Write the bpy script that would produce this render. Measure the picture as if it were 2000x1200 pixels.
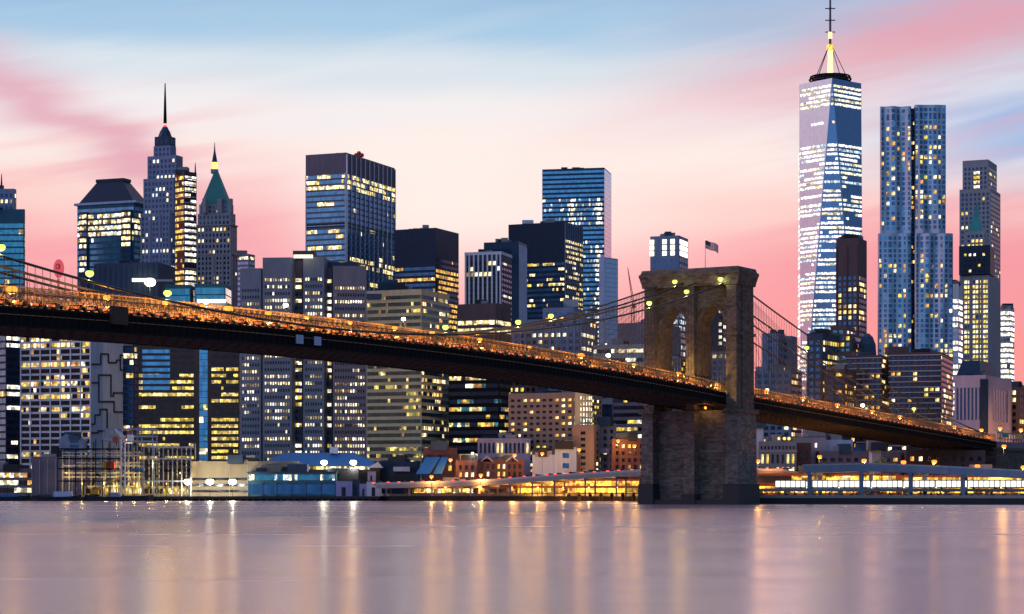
import bpy, math, random
from math import sin, cos, pi, radians, sqrt, atan2, floor
for o in list(bpy.data.objects): bpy.data.objects.remove(o)
S = bpy.context.scene
C = S.collection
random.seed(7)
def lin(c):
    c = c/255.0
    return c/12.92 if c <= .04045 else ((c+.055)/1.055)**2.4
def rgb(r, g, b): return (lin(r), lin(g), lin(b), 1.0)

# ------------------------------------------------------------------ camera
F, HZ, H = 4200.0, 955.0, 5.5          # focal length in px of the 2000 px photo, horizon row, eye height
cam = bpy.data.cameras.new('camera'); co = bpy.data.objects.new('camera', cam); C.objects.link(co)
co.location = (0, 0, H); co.rotation_euler = (pi/2, 0, 0)
cam.sensor_width = 36; cam.lens = 36*F/2000; cam.shift_y = (HZ-600)/2000
cam.clip_start = 1; cam.clip_end = 20000
S.camera = co
S.view_settings.view_transform = 'Standard'; S.view_settings.look = 'None'
S.view_settings.exposure = 0; S.view_settings.gamma = 1; S.view_settings.use_curve_mapping = False
S.cycles.use_denoising = True; S.cycles.max_bounces = 5; S.cycles.diffuse_bounces = 2; S.cycles.glossy_bounces = 3
S.cycles.sample_clamp_indirect = 4; S.cycles.caustics_reflective = False; S.cycles.caustics_refractive = False

# ------------------------------------------------------------------ tiny node-expression helper
class E:
    def __init__(s, nt, sock): s.nt, s.s = nt, sock
    def _m(s, op, *a):
        n = s.nt.nodes.new('ShaderNodeMath'); n.operation = op
        for i, v in enumerate((s,)+a):
            if isinstance(v, E): s.nt.links.new(v.s, n.inputs[i])
            else: n.inputs[i].default_value = v
        return E(s.nt, n.outputs[0])
    def __add__(s, o): return s._m('ADD', o)
    def __radd__(s, o): return s._m('ADD', o)
    def __sub__(s, o): return s._m('SUBTRACT', o)
    def __rsub__(s, o): return (s*-1.0)+o
    def __mul__(s, o): return s._m('MULTIPLY', o)
    def __rmul__(s, o): return s._m('MULTIPLY', o)
    def __truediv__(s, o): return s._m('DIVIDE', o)
    def floor(s): return s._m('FLOOR')
    def pw(s, o): return s._m('POWER', o)
    def step(s, a, b):
        n = s.nt.nodes.new('ShaderNodeMapRange'); n.interpolation_type = 'SMOOTHSTEP'
        s.nt.links.new(s.s, n.inputs[0]); n.inputs[1].default_value = a; n.inputs[2].default_value = b
        return E(s.nt, n.outputs[0])
    def gauss(s, w): return (s*s*(-1.0/(w*w)))._m('EXPONENT')
def xyz(nt, x, y, z=0.0):
    n = nt.nodes.new('ShaderNodeCombineXYZ')
    for i, v in enumerate((x, y, z)):
        if isinstance(v, E): nt.links.new(v.s, n.inputs[i])
        else: n.inputs[i].default_value = v
    return n.outputs[0]
def sep(nt, sock):
    n = nt.nodes.new('ShaderNodeSeparateXYZ'); nt.links.new(sock, n.inputs[0])
    return [E(nt, o) for o in n.outputs]
def noise(nt, vec, scale=1.0, detail=3.0, rough=.5):
    n = nt.nodes.new('ShaderNodeTexNoise'); nt.links.new(vec, n.inputs['Vector'])
    n.inputs['Scale'].default_value = scale; n.inputs['Detail'].default_value = detail; n.inputs['Roughness'].default_value = rough
    return E(nt, n.outputs[0])
def mix(nt, f, a, b, mode='MIX'):
    n = nt.nodes.new('ShaderNodeMix'); n.data_type = 'RGBA'; n.blend_type = mode
    for i, v in ((0, f), (6, a), (7, b)):
        if isinstance(v, E): nt.links.new(v.s, n.inputs[i])
        elif isinstance(v, bpy.types.NodeSocket): nt.links.new(v, n.inputs[i])
        else: n.inputs[i].default_value = v
    return n.outputs[2]
def ramp(nt, f, stops):
    n = nt.nodes.new('ShaderNodeValToRGB'); nt.links.new(f.s, n.inputs[0]); cr = n.color_ramp
    cr.interpolation = 'B_SPLINE' if False else 'EASE'
    while len(cr.elements) < len(stops): cr.elements.new(.5)
    for e, (p, c) in zip(cr.elements, stops): e.position = p; e.color = c
    return n.outputs[0]

# ------------------------------------------------------------------ sky (dusk: bright pink west ahead, dim blue east behind)
w = bpy.data.worlds.new('World'); S.world = w; w.use_nodes = True
nt = w.node_tree; nt.nodes.clear()
tc = nt.nodes.new('ShaderNodeTexCoord')
dx, dy, dz = sep(nt, tc.outputs['Generated'])
az = dx._m('ARCTAN2', dy); el = dz._m('ARCSINE')
X = az*42.0; V = el*42.0                      # units of about 1.36 degrees, V = 0 on the horizon
warp = noise(nt, xyz(nt, X*.16+3.0, V*.42, 1.0), 1.0, 2, .45)-.5
wisp = noise(nt, xyz(nt, X*.2+V*.15, V*1.7-X*.28, 4.0), 1.0, 3, .45)-.5
Vw = V + warp*1.0 + wisp*.35 - (X*-1.0).step(13.0, 42.0)*(V*.45)
base = ramp(nt, Vw*(1/12.0), [(0, rgb(255,160,144)), (.2, rgb(249,150,152)), (.36, rgb(250,164,170)), (.455, rgb(253,204,198)),
     (.54, rgb(252,234,229)), (.61, rgb(242,237,240)), (.68, rgb(214,226,236)), (.75, rgb(166,202,230)), (.82, rgb(140,178,216)), (1, rgb(96,140,192))])
# cream glow in the middle, salmon to the left of it
col = mix(nt, (X+1.5).gauss(5.2)*(V-5.6).gauss(1.6)*.9, base, rgb(253,242,236))
col = mix(nt, (X+5.1).gauss(1.6)*(V-4.7).gauss(1.3)*.75, col, rgb(248,158,170))
# blue gap low on the right, under the pink streak
col = mix(nt, (X+wisp*1.5).step(4.6, 10.5)*(V-6.75-wisp*1.6).gauss(1.05)*.98, col, rgb(152,184,228))
col = mix(nt, (X).step(1.5, 7.0)*(V-4.1+wisp).gauss(1.1)*.5, col, rgb(236,142,158))
col = mix(nt, (X).step(1.0, 5.0)*(V-8.9).gauss(.8)*.45, col, rgb(168,176,208))
w2 = noise(nt, xyz(nt, X*.10+V*.3+7.0, V*1.9-X*.36, 9.0), 1.0, 3, .48)
col = mix(nt, w2.step(.46, .72)*(V-5.2).gauss(2.3)*(X*X).step(6.0, 45.0)*.55, col, rgb(243,158,172))
col = mix(nt, w2.step(.52, .30)*(V-7.2).gauss(1.6)*.35, col, rgb(240,238,242))
# pink streaks of cloud
rs = V-(6.75+(X-.5)*.24)+wisp*1.7
col = mix(nt, rs.gauss(.8)*X.step(-1.0, 8.5)*.8, col, rgb(234,158,172))
ls = V-(7.75-(X+10.0)*.36-((X+10.0)*(X+10.0))*.055)+wisp*1.7
col = mix(nt, ls.gauss(.62)*(1.0-X.step(-7.2, -4.4))*X.step(-16.0, -9.0)*.8, col, rgb(226,164,182))
# overhead and behind: deepening dusk blue; a Nishita sky at the same sun gives the dome's own gradient
col = mix(nt, el.step(.215, .34), col, (1.25, .78, .84, 1))
col = mix(nt, el.step(.36, .8), col, (.28, .44, .86, 1))
az2 = dy._m('ABSOLUTE')
east = mix(nt, el.step(.02, .55), (.32, .48, .78, 1), (.22, .47, .90, 1))
side = (dy*-.8+dx*.6).step(-.7, .62)
col = mix(nt, side, col, east)
col = mix(nt, dx.step(-.3, .6)*(dy*-1.0).step(-.85, -.45)*.8, col, (.06, .09, .16, 1))
col = mix(nt, (dz*-1.0).step(.0, .06), col, (.05, .055, .075, 1))
sk = nt.nodes.new('ShaderNodeTexSky'); sk.sky_type = 'NISHITA'; sk.sun_disc = False
sk.sun_elevation = radians(1.0); sk.sun_rotation = radians(8)
bg1 = nt.nodes.new('ShaderNodeBackground'); nt.links.new(sk.outputs[0], bg1.inputs[0]); bg1.inputs[1].default_value = .004
bg2 = nt.nodes.new('ShaderNodeBackground'); nt.links.new(col, bg2.inputs[0]); bg2.inputs[1].default_value = 1.0
ad = nt.nodes.new('ShaderNodeAddShader'); nt.links.new(bg1.outputs[0], ad.inputs[0]); nt.links.new(bg2.outputs[0], ad.inputs[1])
wo = nt.nodes.new('ShaderNodeOutputWorld'); nt.links.new(ad.outputs[0], wo.inputs[0])
sun = bpy.data.lights.new('sun', 'SUN'); sun.energy = .12; sun.angle = radians(12); sun.color = (1, .62, .5)
so = bpy.data.objects.new('sun', sun); C.objects.link(so); so.rotation_euler = (radians(-89), 0, radians(-8))   # last light from the west, low behind the skyline

# ------------------------------------------------------------------ materials
M = {}
def newmat(name):
    m = bpy.data.materials.new(name); m.use_nodes = True; M[name] = m
    return m, m.node_tree, m.node_tree.nodes['Principled BSDF']
def uvs(nt):
    n = nt.nodes.new('ShaderNodeUVMap'); return sep(nt, n.outputs[0])
def wall(name, c, rough=.75, metal=0.0, var=.3, spec=.3):
    m, nt, b = newmat(name); u, v, _ = uvs(nt)
    n = noise(nt, xyz(nt, u*.35, v*.06), 1.0, 4, .6); n2 = noise(nt, xyz(nt, u*.03, v*.03), 1.0, 2)
    k = (n*var*2.0+(1-var))*(n2*.5+.75)
    nt.links.new(mix(nt, 1.0, (c[0], c[1], c[2], 1), xyz(nt, k, k, k), 'MULTIPLY'), b.inputs['Base Color'])
    b.inputs['Roughness'].default_value = rough; b.inputs['Metallic'].default_value = metal; b.inputs['Specular IOR Level'].default_value = spec
    return m
def glass(name, c, rough=.14, metal=.75, var=.45, cw=1.6, ch=3.8):
    m, nt, b = newmat(name); u, v, _ = uvs(nt)
    wn = nt.nodes.new('ShaderNodeTexWhiteNoise'); wn.noise_dimensions = '2D'
    nt.links.new(xyz(nt, (u/cw).floor(), (v/ch).floor()), wn.inputs['Vector'])
    k = E(nt, wn.outputs[0])*var+(1-var/2)
    nt.links.new(mix(nt, 1.0, (c[0], c[1], c[2], 1), xyz(nt, k, k, k), 'MULTIPLY'), b.inputs['Base Color'])
    b.inputs['Roughness'].default_value = rough; b.inputs['Metallic'].default_value = metal
    return m
def lit(name, c, s, var=.9):
    m, nt, b = newmat(name); u, v, _ = uvs(nt)
    wn = nt.nodes.new('ShaderNodeTexWhiteNoise'); wn.noise_dimensions = '2D'
    nt.links.new(xyz(nt, (u*.62).floor(), (v*.5).floor()), wn.inputs['Vector'])
    wf = nt.nodes.new('ShaderNodeTexWhiteNoise'); wf.noise_dimensions = '2D'
    nt.links.new(xyz(nt, (u*1.25).floor(), (v*1.05).floor()), wf.inputs['Vector'])
    n = noise(nt, xyz(nt, u*.25, v*.3), 1.0, 2)
    k = (E(nt, wn.outputs[0]).pw(1.4)*1.5+.22)*(n*1.5+.2)*(E(nt, wf.outputs[0])*.9+.55)*s
    b.inputs['Base Color'].default_value = (.03, .03, .03, 1); b.inputs['Roughness'].default_value = .2
    b.inputs['Emission Color'].default_value = (c[0], c[1], c[2], 1)
    nt.links.new(k.s, b.inputs['Emission Strength'])
    m.cycles.emission_sampling = 'NONE'
    return m
def glow(name, c, s):
    m, nt, b = newmat(name); b.inputs['Base Color'].default_value = (.1, .1, .1, 1)
    b.inputs['Emission Color'].default_value = (c[0], c[1], c[2], 1); b.inputs['Emission Strength'].default_value = s
    m.cycles.emission_sampling = 'NONE'
    return m
def stone(name, c1, c2, mortar, bw=1.7, bh=.85, rough=.85, msize=.02):
    m, nt, b = newmat(name)
    um = nt.nodes.new('ShaderNodeUVMap'); br = nt.nodes.new('ShaderNodeTexBrick'); nt.links.new(um.outputs[0], br.inputs['Vector'])
    br.inputs['Color1'].default_value = c1+(1,); br.inputs['Color2'].default_value = c2+(1,); br.inputs['Mortar'].default_value = mortar+(1,)
    br.inputs['Scale'].default_value = 1; br.inputs['Brick Width'].default_value = bw; br.inputs['Row Height'].default_value = bh
    br.inputs['Mortar Size'].default_value = msize*bw; br.inputs['Bias'].default_value = -.1
    u, v, _ = sep(nt, um.outputs[0])
    n = noise(nt, xyz(nt, u*.5, v*.16), 1.0, 5, .65); n2 = noise(nt, xyz(nt, u*1.9, v*1.9), 1.0, 3, .6)
    n3 = noise(nt, xyz(nt, u*.22+9.0, v*.30), 1.0, 4, .6).step(.35, .68)
    k = (n*.8+.55)*(n2*.45+.78)*(n3*.3+.82)
    nt.links.new(mix(nt, 1.0, br.outputs[0], xyz(nt, k, k, k), 'MULTIPLY'), b.inputs['Base Color'])
    b.inputs['Roughness'].default_value = rough; b.inputs['Specular IOR Level'].default_value = .25
    bp = nt.nodes.new('ShaderNodeBump'); bp.inputs['Strength'].default_value = .5; bp.inputs['Distance'].default_value = .12
    nt.links.new((E(nt, br.outputs[1])*-1.0+n2*.7).s, bp.inputs['Height']); nt.links.new(bp.outputs[0], b.inputs['Normal'])
    return m
stone('granite', (.20, .15, .12), (.095, .07, .058), (.06, .05, .045), 1.9, .8)
stone('granite_low', (.26, .225, .195), (.125, .108, .095), (.06, .055, .05), 1.9, .8)  # lower granite lightened, putting the warm light at the base into its colour
stone('brick', (.22, .10, .075), (.16, .075, .06), (.2, .17, .15), .9, .3)
wall('asphalt', (.05, .05, .052)); wall('concrete', (.30, .28, .27)); wall('dark_stone', (.05, .05, .055)); wall('pale_concrete', (.46, .44, .43))
wall('steel_brown', (.085, .06, .045), .7); wall('steel_dark', (.012, .011, .012), .75, 0, .2, .1); wall('steel_tan', (.30, .18, .09), .6); wall('soffit', (.10, .09, .07), .6); wall('cable', (.07, .06, .05), .6)
wall('granite_grey', (.22, .23, .27)); wall('granite_rose', (.26, .205, .23)); wall('white_wall', (.66, .62, .66)); wall('lime', (.33, .32, .34)); wall('lime_blue', (.23, .27, .38))
wall('tan_brick', (.30, .20, .15)); wall('red_brick', (.13, .055, .055)); wall('brown', (.14, .085, .085)); wall('bronze', (.10, .06, .05), .4, .3)
wall('dark_blue', (.02, .05, .10), .5); wall('navy', (.010, .028, .062), .5); wall('slate', (.05, .075, .12)); wall('blue_roof', (.03, .14, .34), .5); wall('copper', (.04, .24, .22), .6)
wall('pale_blue', (.42, .50, .68)); wall('mural_white', (.74, .70, .76)); wall('lilac', (.44, .36, .46)); wall('steel_panel', (.42, .49, .60), .3, .8, .35); wall('fin_white', (.68, .66, .68)); wall('cream', (.56, .46, .26)); wall('mauve', (.2, .15, .18))
wall('rust', (.36, .09, .04)); wall('white_paint', (.75, .75, .75), .5); wall('crane_red', (.7, .07, .06), .5); wall('yellow_paint', (.6, .34, .03), .5); wall('timber', (.06, .045, .035)); wall('hull', (.012, .018, .03), .4)
wall('charcoal', (.02, .021, .026), .5); wall('teal_wall', (.04, .13, .18)); wall('beige', (.36, .29, .19)); wall('violet_tent', (.30, .28, .48)); wall('grass', (.05, .09, .02)); wall('leaf', (.05, .09, .03)); wall('leaf_dark', (.03, .06, .025)); wall('bark', (.06, .045, .03))
wall('sign_red', (.55, .06, .07), .5); wall('sign_green', (.02, .22, .09), .5); wall('sign_yellow', (.6, .42, .03), .5); wall('gold', (.55, .33, .05), .35, .7)
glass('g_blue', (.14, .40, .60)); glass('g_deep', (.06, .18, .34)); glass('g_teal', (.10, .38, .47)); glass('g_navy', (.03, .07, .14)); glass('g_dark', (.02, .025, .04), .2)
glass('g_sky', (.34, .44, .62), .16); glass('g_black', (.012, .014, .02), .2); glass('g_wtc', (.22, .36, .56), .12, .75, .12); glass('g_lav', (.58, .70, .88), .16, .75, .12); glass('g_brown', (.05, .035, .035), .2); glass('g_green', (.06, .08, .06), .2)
lit('warm', (1, .74, .28), 1.45); lit('yellow', (1, .70, .10), 1.05); lit('pale', (1, .86, .55), 1.7); lit('white', (1, .95, .86), 2.2); lit('amber', (1, .46, .09), 1.0)
lit('dim', (.85, .55, .18), .42); lit('cool', (.70, .88, 1), 1.2); lit('red', (1, .06, .04), .8); lit('olive', (.62, .58, .16), .5); lit('teal', (.1, .45, .6), .3); lit('gold', (1, .50, .05), 2.2); lit('cool_dim', (.45, .62, .9), .42, .5)
glow('lamp_orange', (1, .25, .012), 2.3); glow('lamp_white', (1, .93, .66), 9); glow('lamp_green', (.80, 1, .12), 1.7); glow('tail_red', (1, .17, .02), 1.3); glow('tail_deep', (1, .03, .01), 6); glow('head_white', (1, .95, .85), 10)
glow('bus_streak_glow', (1, .95, .84), 2.0); glow('green_lamp', (.1, 1, .2), 4); glow('crown_light', (1, .94, .62), 3); glow('gold_light', (1, .66, .16), 1.7); glow('red_beacon', (1, .08, .06), 1.1); glow('sign_red_lit', (.85, .09, .10), .75); glow('mast_light', (1, .80, .36), 1.7)

# ------------------------------------------------------------------ mesh builder and object helpers
class MB:
    def __init__(s): s.v, s.f, s.m, s.ms = [], [], [], []
    def mi(s, m):
        if m not in s.ms: s.ms.append(m)
        return s.ms.index(m)
    def face(s, pts, m):
        i = len(s.v); s.v += [tuple(p) for p in pts]; s.f.append(tuple(range(i, i+len(pts)))); s.m.append(s.mi(m))
    def faces(s, vs, fs, m):
        i = len(s.v); s.v += [tuple(p) for p in vs]; k = s.mi(m)
        for f in fs: s.f.append(tuple(i+j for j in f)); s.m.append(k)
    def prism(s, poly, z0, z1, m, top=None, poly1=None):
        n = len(poly); q = poly1 or poly
        vs = [(x, y, z0) for x, y in poly]+[(x, y, z1) for x, y in q]
        s.faces(vs, [(i, (i+1) % n, n+(i+1) % n, n+i) for i in range(n)], m)
        s.faces([(x, y, z1) for x, y in q], [tuple(range(n))], top or m)
        s.faces([(x, y, z0) for x, y in poly], [tuple(reversed(range(n)))], m)
    def box(s, x0, x1, y0, y1, z0, z1, m): s.prism([(x0, y0), (x1, y0), (x1, y1), (x0, y1)], z0, z1, m)
    def bar(s, p, q, w, m, h=None):
        h = h or w
        d = [q[i]-p[i] for i in range(3)]; L = sqrt(sum(a*a for a in d)) or 1e-6; d = [a/L for a in d]
        up = (0, 0, 1) if abs(d[2]) < .9 else (1, 0, 0)
        a = (d[1]*up[2]-d[2]*up[1], d[2]*up[0]-d[0]*up[2], d[0]*up[1]-d[1]*up[0]); l = sqrt(sum(t*t for t in a)); a = [t/l*w/2 for t in a]
        b = (d[1]*a[2]-d[2]*a[1], d[2]*a[0]-d[0]*a[2], d[0]*a[1]-d[1]*a[0]); l = sqrt(sum(t*t for t in b)); b = [t/l*h/2 for t in b]
        vs = [tuple(e[i]+sa*a[i]+sb*b[i] for i in range(3)) for e in (p, q) for sa, sb in ((-1, -1), (1, -1), (1, 1), (-1, 1))]
        s.faces(vs, [(0, 1, 5, 4), (1, 2, 6, 5), (2, 3, 7, 6), (3, 0, 4, 7), (3, 2, 1, 0), (4, 5, 6, 7)], m)
    def tube(s, pts, rad, m, n=8):
        rs = rad if isinstance(rad, (list, tuple)) else [rad]*len(pts)
        vs, fs = [], []
        for i, p in enumerate(pts):
            a = pts[max(i-1, 0)]; b = pts[min(i+1, len(pts)-1)]
            d = [b[k]-a[k] for k in range(3)]; L = sqrt(sum(t*t for t in d)) or 1; d = [t/L for t in d]
            up = (0, 0, 1) if abs(d[2]) < .9 else (1, 0, 0)
            e = (d[1]*up[2]-d[2]*up[1], d[2]*up[0]-d[0]*up[2], d[0]*up[1]-d[1]*up[0]); l = sqrt(sum(t*t for t in e)); e = [t/l for t in e]
            g = (d[1]*e[2]-d[2]*e[1], d[2]*e[0]-d[0]*e[2], d[0]*e[1]-d[1]*e[0])
            for j in range(n):
                c, q = cos(2*pi*j/n)*rs[i], sin(2*pi*j/n)*rs[i]
                vs.append(tuple(p[k]+e[k]*c+g[k]*q for k in range(3)))
        for i in range(len(pts)-1):
            for j in range(n): fs.append((i*n+j, i*n+(j+1) % n, (i+1)*n+(j+1) % n, (i+1)*n+j))
        fs.append(tuple(reversed(range(n)))); fs.append(tuple((len(pts)-1)*n+j for j in range(n)))
        s.faces(vs, fs, m)
    def ball(s, c, r, m, n=10, k=6, sz=1.0):
        pts = [(c[0], c[1], c[2]-r*sz*cos(pi*i/k)) for i in range(k+1)]
        s.tube(pts, [max(r*sin(pi*i/k), .001) for i in range(k+1)], m, n)
    def build(s, name, parent=None, org=(0, 0, 0), smooth=False):
        me = bpy.data.meshes.new(name)
        me.from_pydata([(x-org[0], y-org[1], z-org[2]) for x, y, z in s.v], [], s.f)
        for m in s.ms: me.materials.append(M[m])
        me.polygons.foreach_set('material_index', s.m)
        uv = me.uv_layers.new(name='UVMap'); out = [0.0]*(2*len(me.loops)); V = s.v
        k = 0
        for p, f in zip(me.polygons, s.f):
            nx, ny, nz = p.normal
            h = sqrt(nx*nx+ny*ny)
            if h > .35:
                tx, ty = -ny/h, nx/h
                for vi in f:
                    x, y, z = V[vi]; out[k] = x*tx+y*ty; out[k+1] = z; k += 2
            else:
                for vi in f:
                    x, y, z = V[vi]; out[k] = x; out[k+1] = y; k += 2
        uv.data.foreach_set('uv', out)
        if smooth: me.polygons.foreach_set('use_smooth', [True]*len(me.polygons))
        me.update()
        o = bpy.data.objects.new(name, me); C.objects.link(o)
        if parent: o.parent = parent
        return o
def tag(o, label=None, cat=None, group=None, kind=None):
    if label: o['label'] = label
    if cat: o['category'] = cat
    if group: o['group'] = group
    if kind: o['kind'] = kind
    return o
def thing(name, label, cat, loc, group=None):
    o = bpy.data.objects.new(name, None); C.objects.link(o); o.location = loc; o.empty_display_size = 2
    return tag(o, label, cat, group)
def copy_tree(src, parent=None):
    c = src.copy(); C.objects.link(c)
    if parent: c.parent = parent
    for ch in list(src.children): copy_tree(ch, c)
    return c
def W(px, Y): return ((px-1000)/F*Y, Y)
def Z(py, Y): return H+(HZ-py)/F*Y
GZ = 2.5
# ------------------------------------------------------------------ buildings: masses with storeys of windows
def rect(pl, pn, pr, Y, ang=15, depth=None):
    a = radians(ang); nx, ny = W(pn, Y); kl = (pl-1000)/F
    wl = (nx-kl*Y)/(cos(a)+kl*sin(a))
    if pr is None: wr = depth or 30
    else:
        kr = (pr-1000)/F; wr = (kr*Y-nx)/(sin(a)-kr*cos(a))
        if wr <= 0 or wr > 90: print('RECT', pl, pn, pr, Y, ang, round(wr, 1)); wr = 30
    L = (nx-wl*cos(a), ny+wl*sin(a)); R = (nx+wr*sin(a), ny+wr*cos(a))
    return [L, (nx, ny), R, (L[0]+R[0]-nx, L[1]+R[1]-ny)]
def inset(poly, d):
    cx = sum(p[0] for p in poly)/len(poly); cy = sum(p[1] for p in poly)/len(poly); out = []
    for x, y in poly:
        L = sqrt((x-cx)**2+(y-cy)**2); out.append((x+(cx-x)*d/L, y+(cy-y)*d/L))
    return out
def lerp2(a, b, t): return (a[0]+(b[0]-a[0])*t, a[1]+(b[1]-a[1])*t)
PAL_W = ['pale', 'pale', 'white', 'warm', 'dim', 'pale']; PAL_Y = ['yellow', 'yellow', 'warm', 'pale', 'dim']; PAL_A = ['warm', 'amber', 'yellow', 'warm', 'pale', 'dim']; PAL_WH = ['white', 'white', 'pale', 'white']
def LIT(pf=.5, po=.6, pe=.08, pal=PAL_W, run=3, rows=None):
    def f(r, n):
        p = (rows or {}).get(r)
        if p is None: p = po if random.random() < pf else pe
        out, st = [], random.random() < p
        for i in range(n):
            if random.random() < 1.0/run: st = random.random() < p
            out.append(random.choice(pal) if st else None)
        return out
    return f
_wm = {}
def wmesh(w_, h_, m, d=.14):
    key = (round(w_, 1), round(h_, 1), m)
    if key not in _wm:
        b = MB(); a, c = w_/2, h_/2
        b.faces([(-a, 0, -c), (a, 0, -c), (a, 0, c), (-a, 0, c), (-a, -d, -c), (a, -d, -c), (a, -d, c), (-a, -d, c)],
                [(4, 5, 6, 7), (0, 1, 5, 4), (1, 2, 6, 5), (2, 3, 7, 6), (3, 0, 4, 7)], m)
        o = b.build('window'); me = o.data; bpy.data.objects.remove(o); _wm[key] = me
    return _wm[key]
class Bd:
    def __init__(s, name, label, poly, group=None, cat='building', z=GZ):
        cx = sum(p[0] for p in poly)/len(poly); cy = sum(p[1] for p in poly)/len(poly)
        s.org = (cx, cy, z); s.o = thing(name, label, cat, s.org, group); s.wins = []; s.poly = poly; s.top = None
    def add(s, mb, name, parent=None, smooth=False): return mb.build(name, parent or s.o, s.org, smooth)
    def mass(s, poly, z0, z1, m, name='wall', top='charcoal', poly1=None, parapet=True):
        b = MB(); b.prism(poly, z0, z1, m, top, poly1)
        if poly is s.poly and parapet and poly1 is None: s.top = z1
        if parapet and poly1 is None and z1-z0 > 12:
            n = len(poly); q = inset(poly, .8)
            for i in range(n):
                j = (i+1) % n
                b.prism([poly[i], poly[j], q[j], q[i]], z1+.002, z1+1.1, m)
        return s.add(b, name)
    def front(s, poly):
        out = []
        for i in range(len(poly)):
            p, q = poly[i], poly[(i+1) % len(poly)]
            d = (q[0]-p[0], q[1]-p[1]); nx, ny = d[1], -d[0]
            if nx*(0-p[0])+ny*(0-p[1]) > 0 and sqrt(d[0]**2+d[1]**2) > 1.5: out.append((p, q))
        return out
    def ribbon(s, segs, z0, z1, fh=3.8, hf=.5, bay=1.5, lit=None, dark='g_dark', mar=.4, name='window_band', proud=.12):
        n = max(1, int(round((z1-z0)/fh))); fh = (z1-z0)/n
        for r in range(n):
            zt = z1-r*fh-fh*(1-hf)/2; zb = zt-fh*hf; b = MB()
            for p, q in segs:
                L = sqrt((q[0]-p[0])**2+(q[1]-p[1])**2); tx, ty = (q[0]-p[0])/L, (q[1]-p[1])/L; nx, ny = ty*proud, -tx*proud
                nc = max(1, int((L-2*mar)/bay)); cells = lit(r, nc) if lit else [None]*nc; k = 0
                while k < nc:
                    e = k
                    while e+1 < nc and cells[e+1] == cells[k]: e += 1
                    a = mar+(L-2*mar)*k/nc; c = mar+(L-2*mar)*(e+1)/nc
                    if cells[k]: c -= .12
                    b.face([(p[0]+tx*a+nx, p[1]+ty*a+ny, zb), (p[0]+tx*c+nx, p[1]+ty*c+ny, zb), (p[0]+tx*c+nx, p[1]+ty*c+ny, zt), (p[0]+tx*a+nx, p[1]+ty*a+ny, zt)], cells[k] or dark)
                    k = e+1
                # sill ledge keeps the band attached to its wall
                b.face([(p[0]+tx*mar, p[1]+ty*mar, zb), (q[0]-tx*mar, q[1]-ty*mar, zb), (q[0]-tx*mar+nx, q[1]-ty*mar+ny, zb), (p[0]+tx*mar+nx, p[1]+ty*mar+ny, zb)], dark)
            s.add(b, name)
    def punch(s, segs, z0, z1, fh=3.6, bay=3.0, wf=.5, hf=.55, lit=None, dark='g_dark', mar=.8, skip=None):
        n = max(1, int(round((z1-z0)/fh))); fh = (z1-z0)/n
        for p, q in segs:
            L = sqrt((q[0]-p[0])**2+(q[1]-p[1])**2); tx, ty = (q[0]-p[0])/L, (q[1]-p[1])/L
            nc = max(1, int((L-2*mar)/bay)); bw = (L-2*mar)/nc
            for r in range(n):
                cells = lit(r, nc) if lit else [None]*nc
                for c in range(nc):
                    if skip and skip(r, c, n, nc): continue
                    u = mar+bw*(c+.5)
                    s.wins.append((p[0]+tx*u, p[1]+ty*u, z1-fh*(r+.5), tx, ty, bw*wf, fh*hf, cells[c] or dark))
    def fins(s, segs, z0, z1, step, m, wd=.5, dp=.5, name='fin'):
        for p, q in segs:
            L = sqrt((q[0]-p[0])**2+(q[1]-p[1])**2); tx, ty = (q[0]-p[0])/L, (q[1]-p[1])/L; n = max(1, int(L/step))
            for i in range(n+1):
                u = L*i/n; u = min(max(u, wd/2), L-wd/2)
                a, c = (p[0]+tx*(u-wd/2), p[1]+ty*(u-wd/2)), (p[0]+tx*(u+wd/2), p[1]+ty*(u+wd/2))
                b = MB(); b.prism([(a[0]+ty*dp, a[1]-tx*dp), (c[0]+ty*dp, c[1]-tx*dp), (c[0]-ty*.3, c[1]+tx*.3), (a[0]-ty*.3, a[1]+tx*.3)], z0, z1, m)
                s.add(b, name)
    def boxon(s, pl, pr, py0, py1, Y, depth, m, name='roof_unit'):
        x0, x1 = (pl-1000)/F*Y, (pr-1000)/F*Y; b = MB(); b.box(x0, x1, Y, Y+depth, Z(py1, Y), Z(py0, Y), m); return s.add(b, name)
    def mast(s, px, Y, py0, py1, r, m='steel_dark', name='mast'):
        x = (px-1000)/F*Y; b = MB(); z0, z1 = Z(py1, Y), Z(py0, Y)
        b.tube([(x, Y, z0), (x, Y, z0+(z1-z0)*.5), (x, Y, z1)], [r, r*.7, r*.3], m, 6); return s.add(b, name)
    def clutter(s, poly, z, n=4, m='concrete', seed=0):
        s.top = None; rr = random.Random(seed+int(poly[0][0]*7)); cx = sum(p[0] for p in poly)/len(poly); cy = sum(p[1] for p in poly)/len(poly)
        for i in range(n):
            p = lerp2(lerp2(poly[0], poly[1], rr.uniform(.15, .8)), (cx, cy), rr.uniform(.3, .9))
            a, b_, h = rr.uniform(1.5, 4.5), rr.uniform(1.5, 4), rr.uniform(1.5, 4.5)
            b = MB(); b.box(p[0]-a, p[0]+a, p[1]-b_, p[1]+b_, z, z+h, rr.choice([m, 'slate', 'charcoal'])); s.add(b, 'roof_unit')
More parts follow.
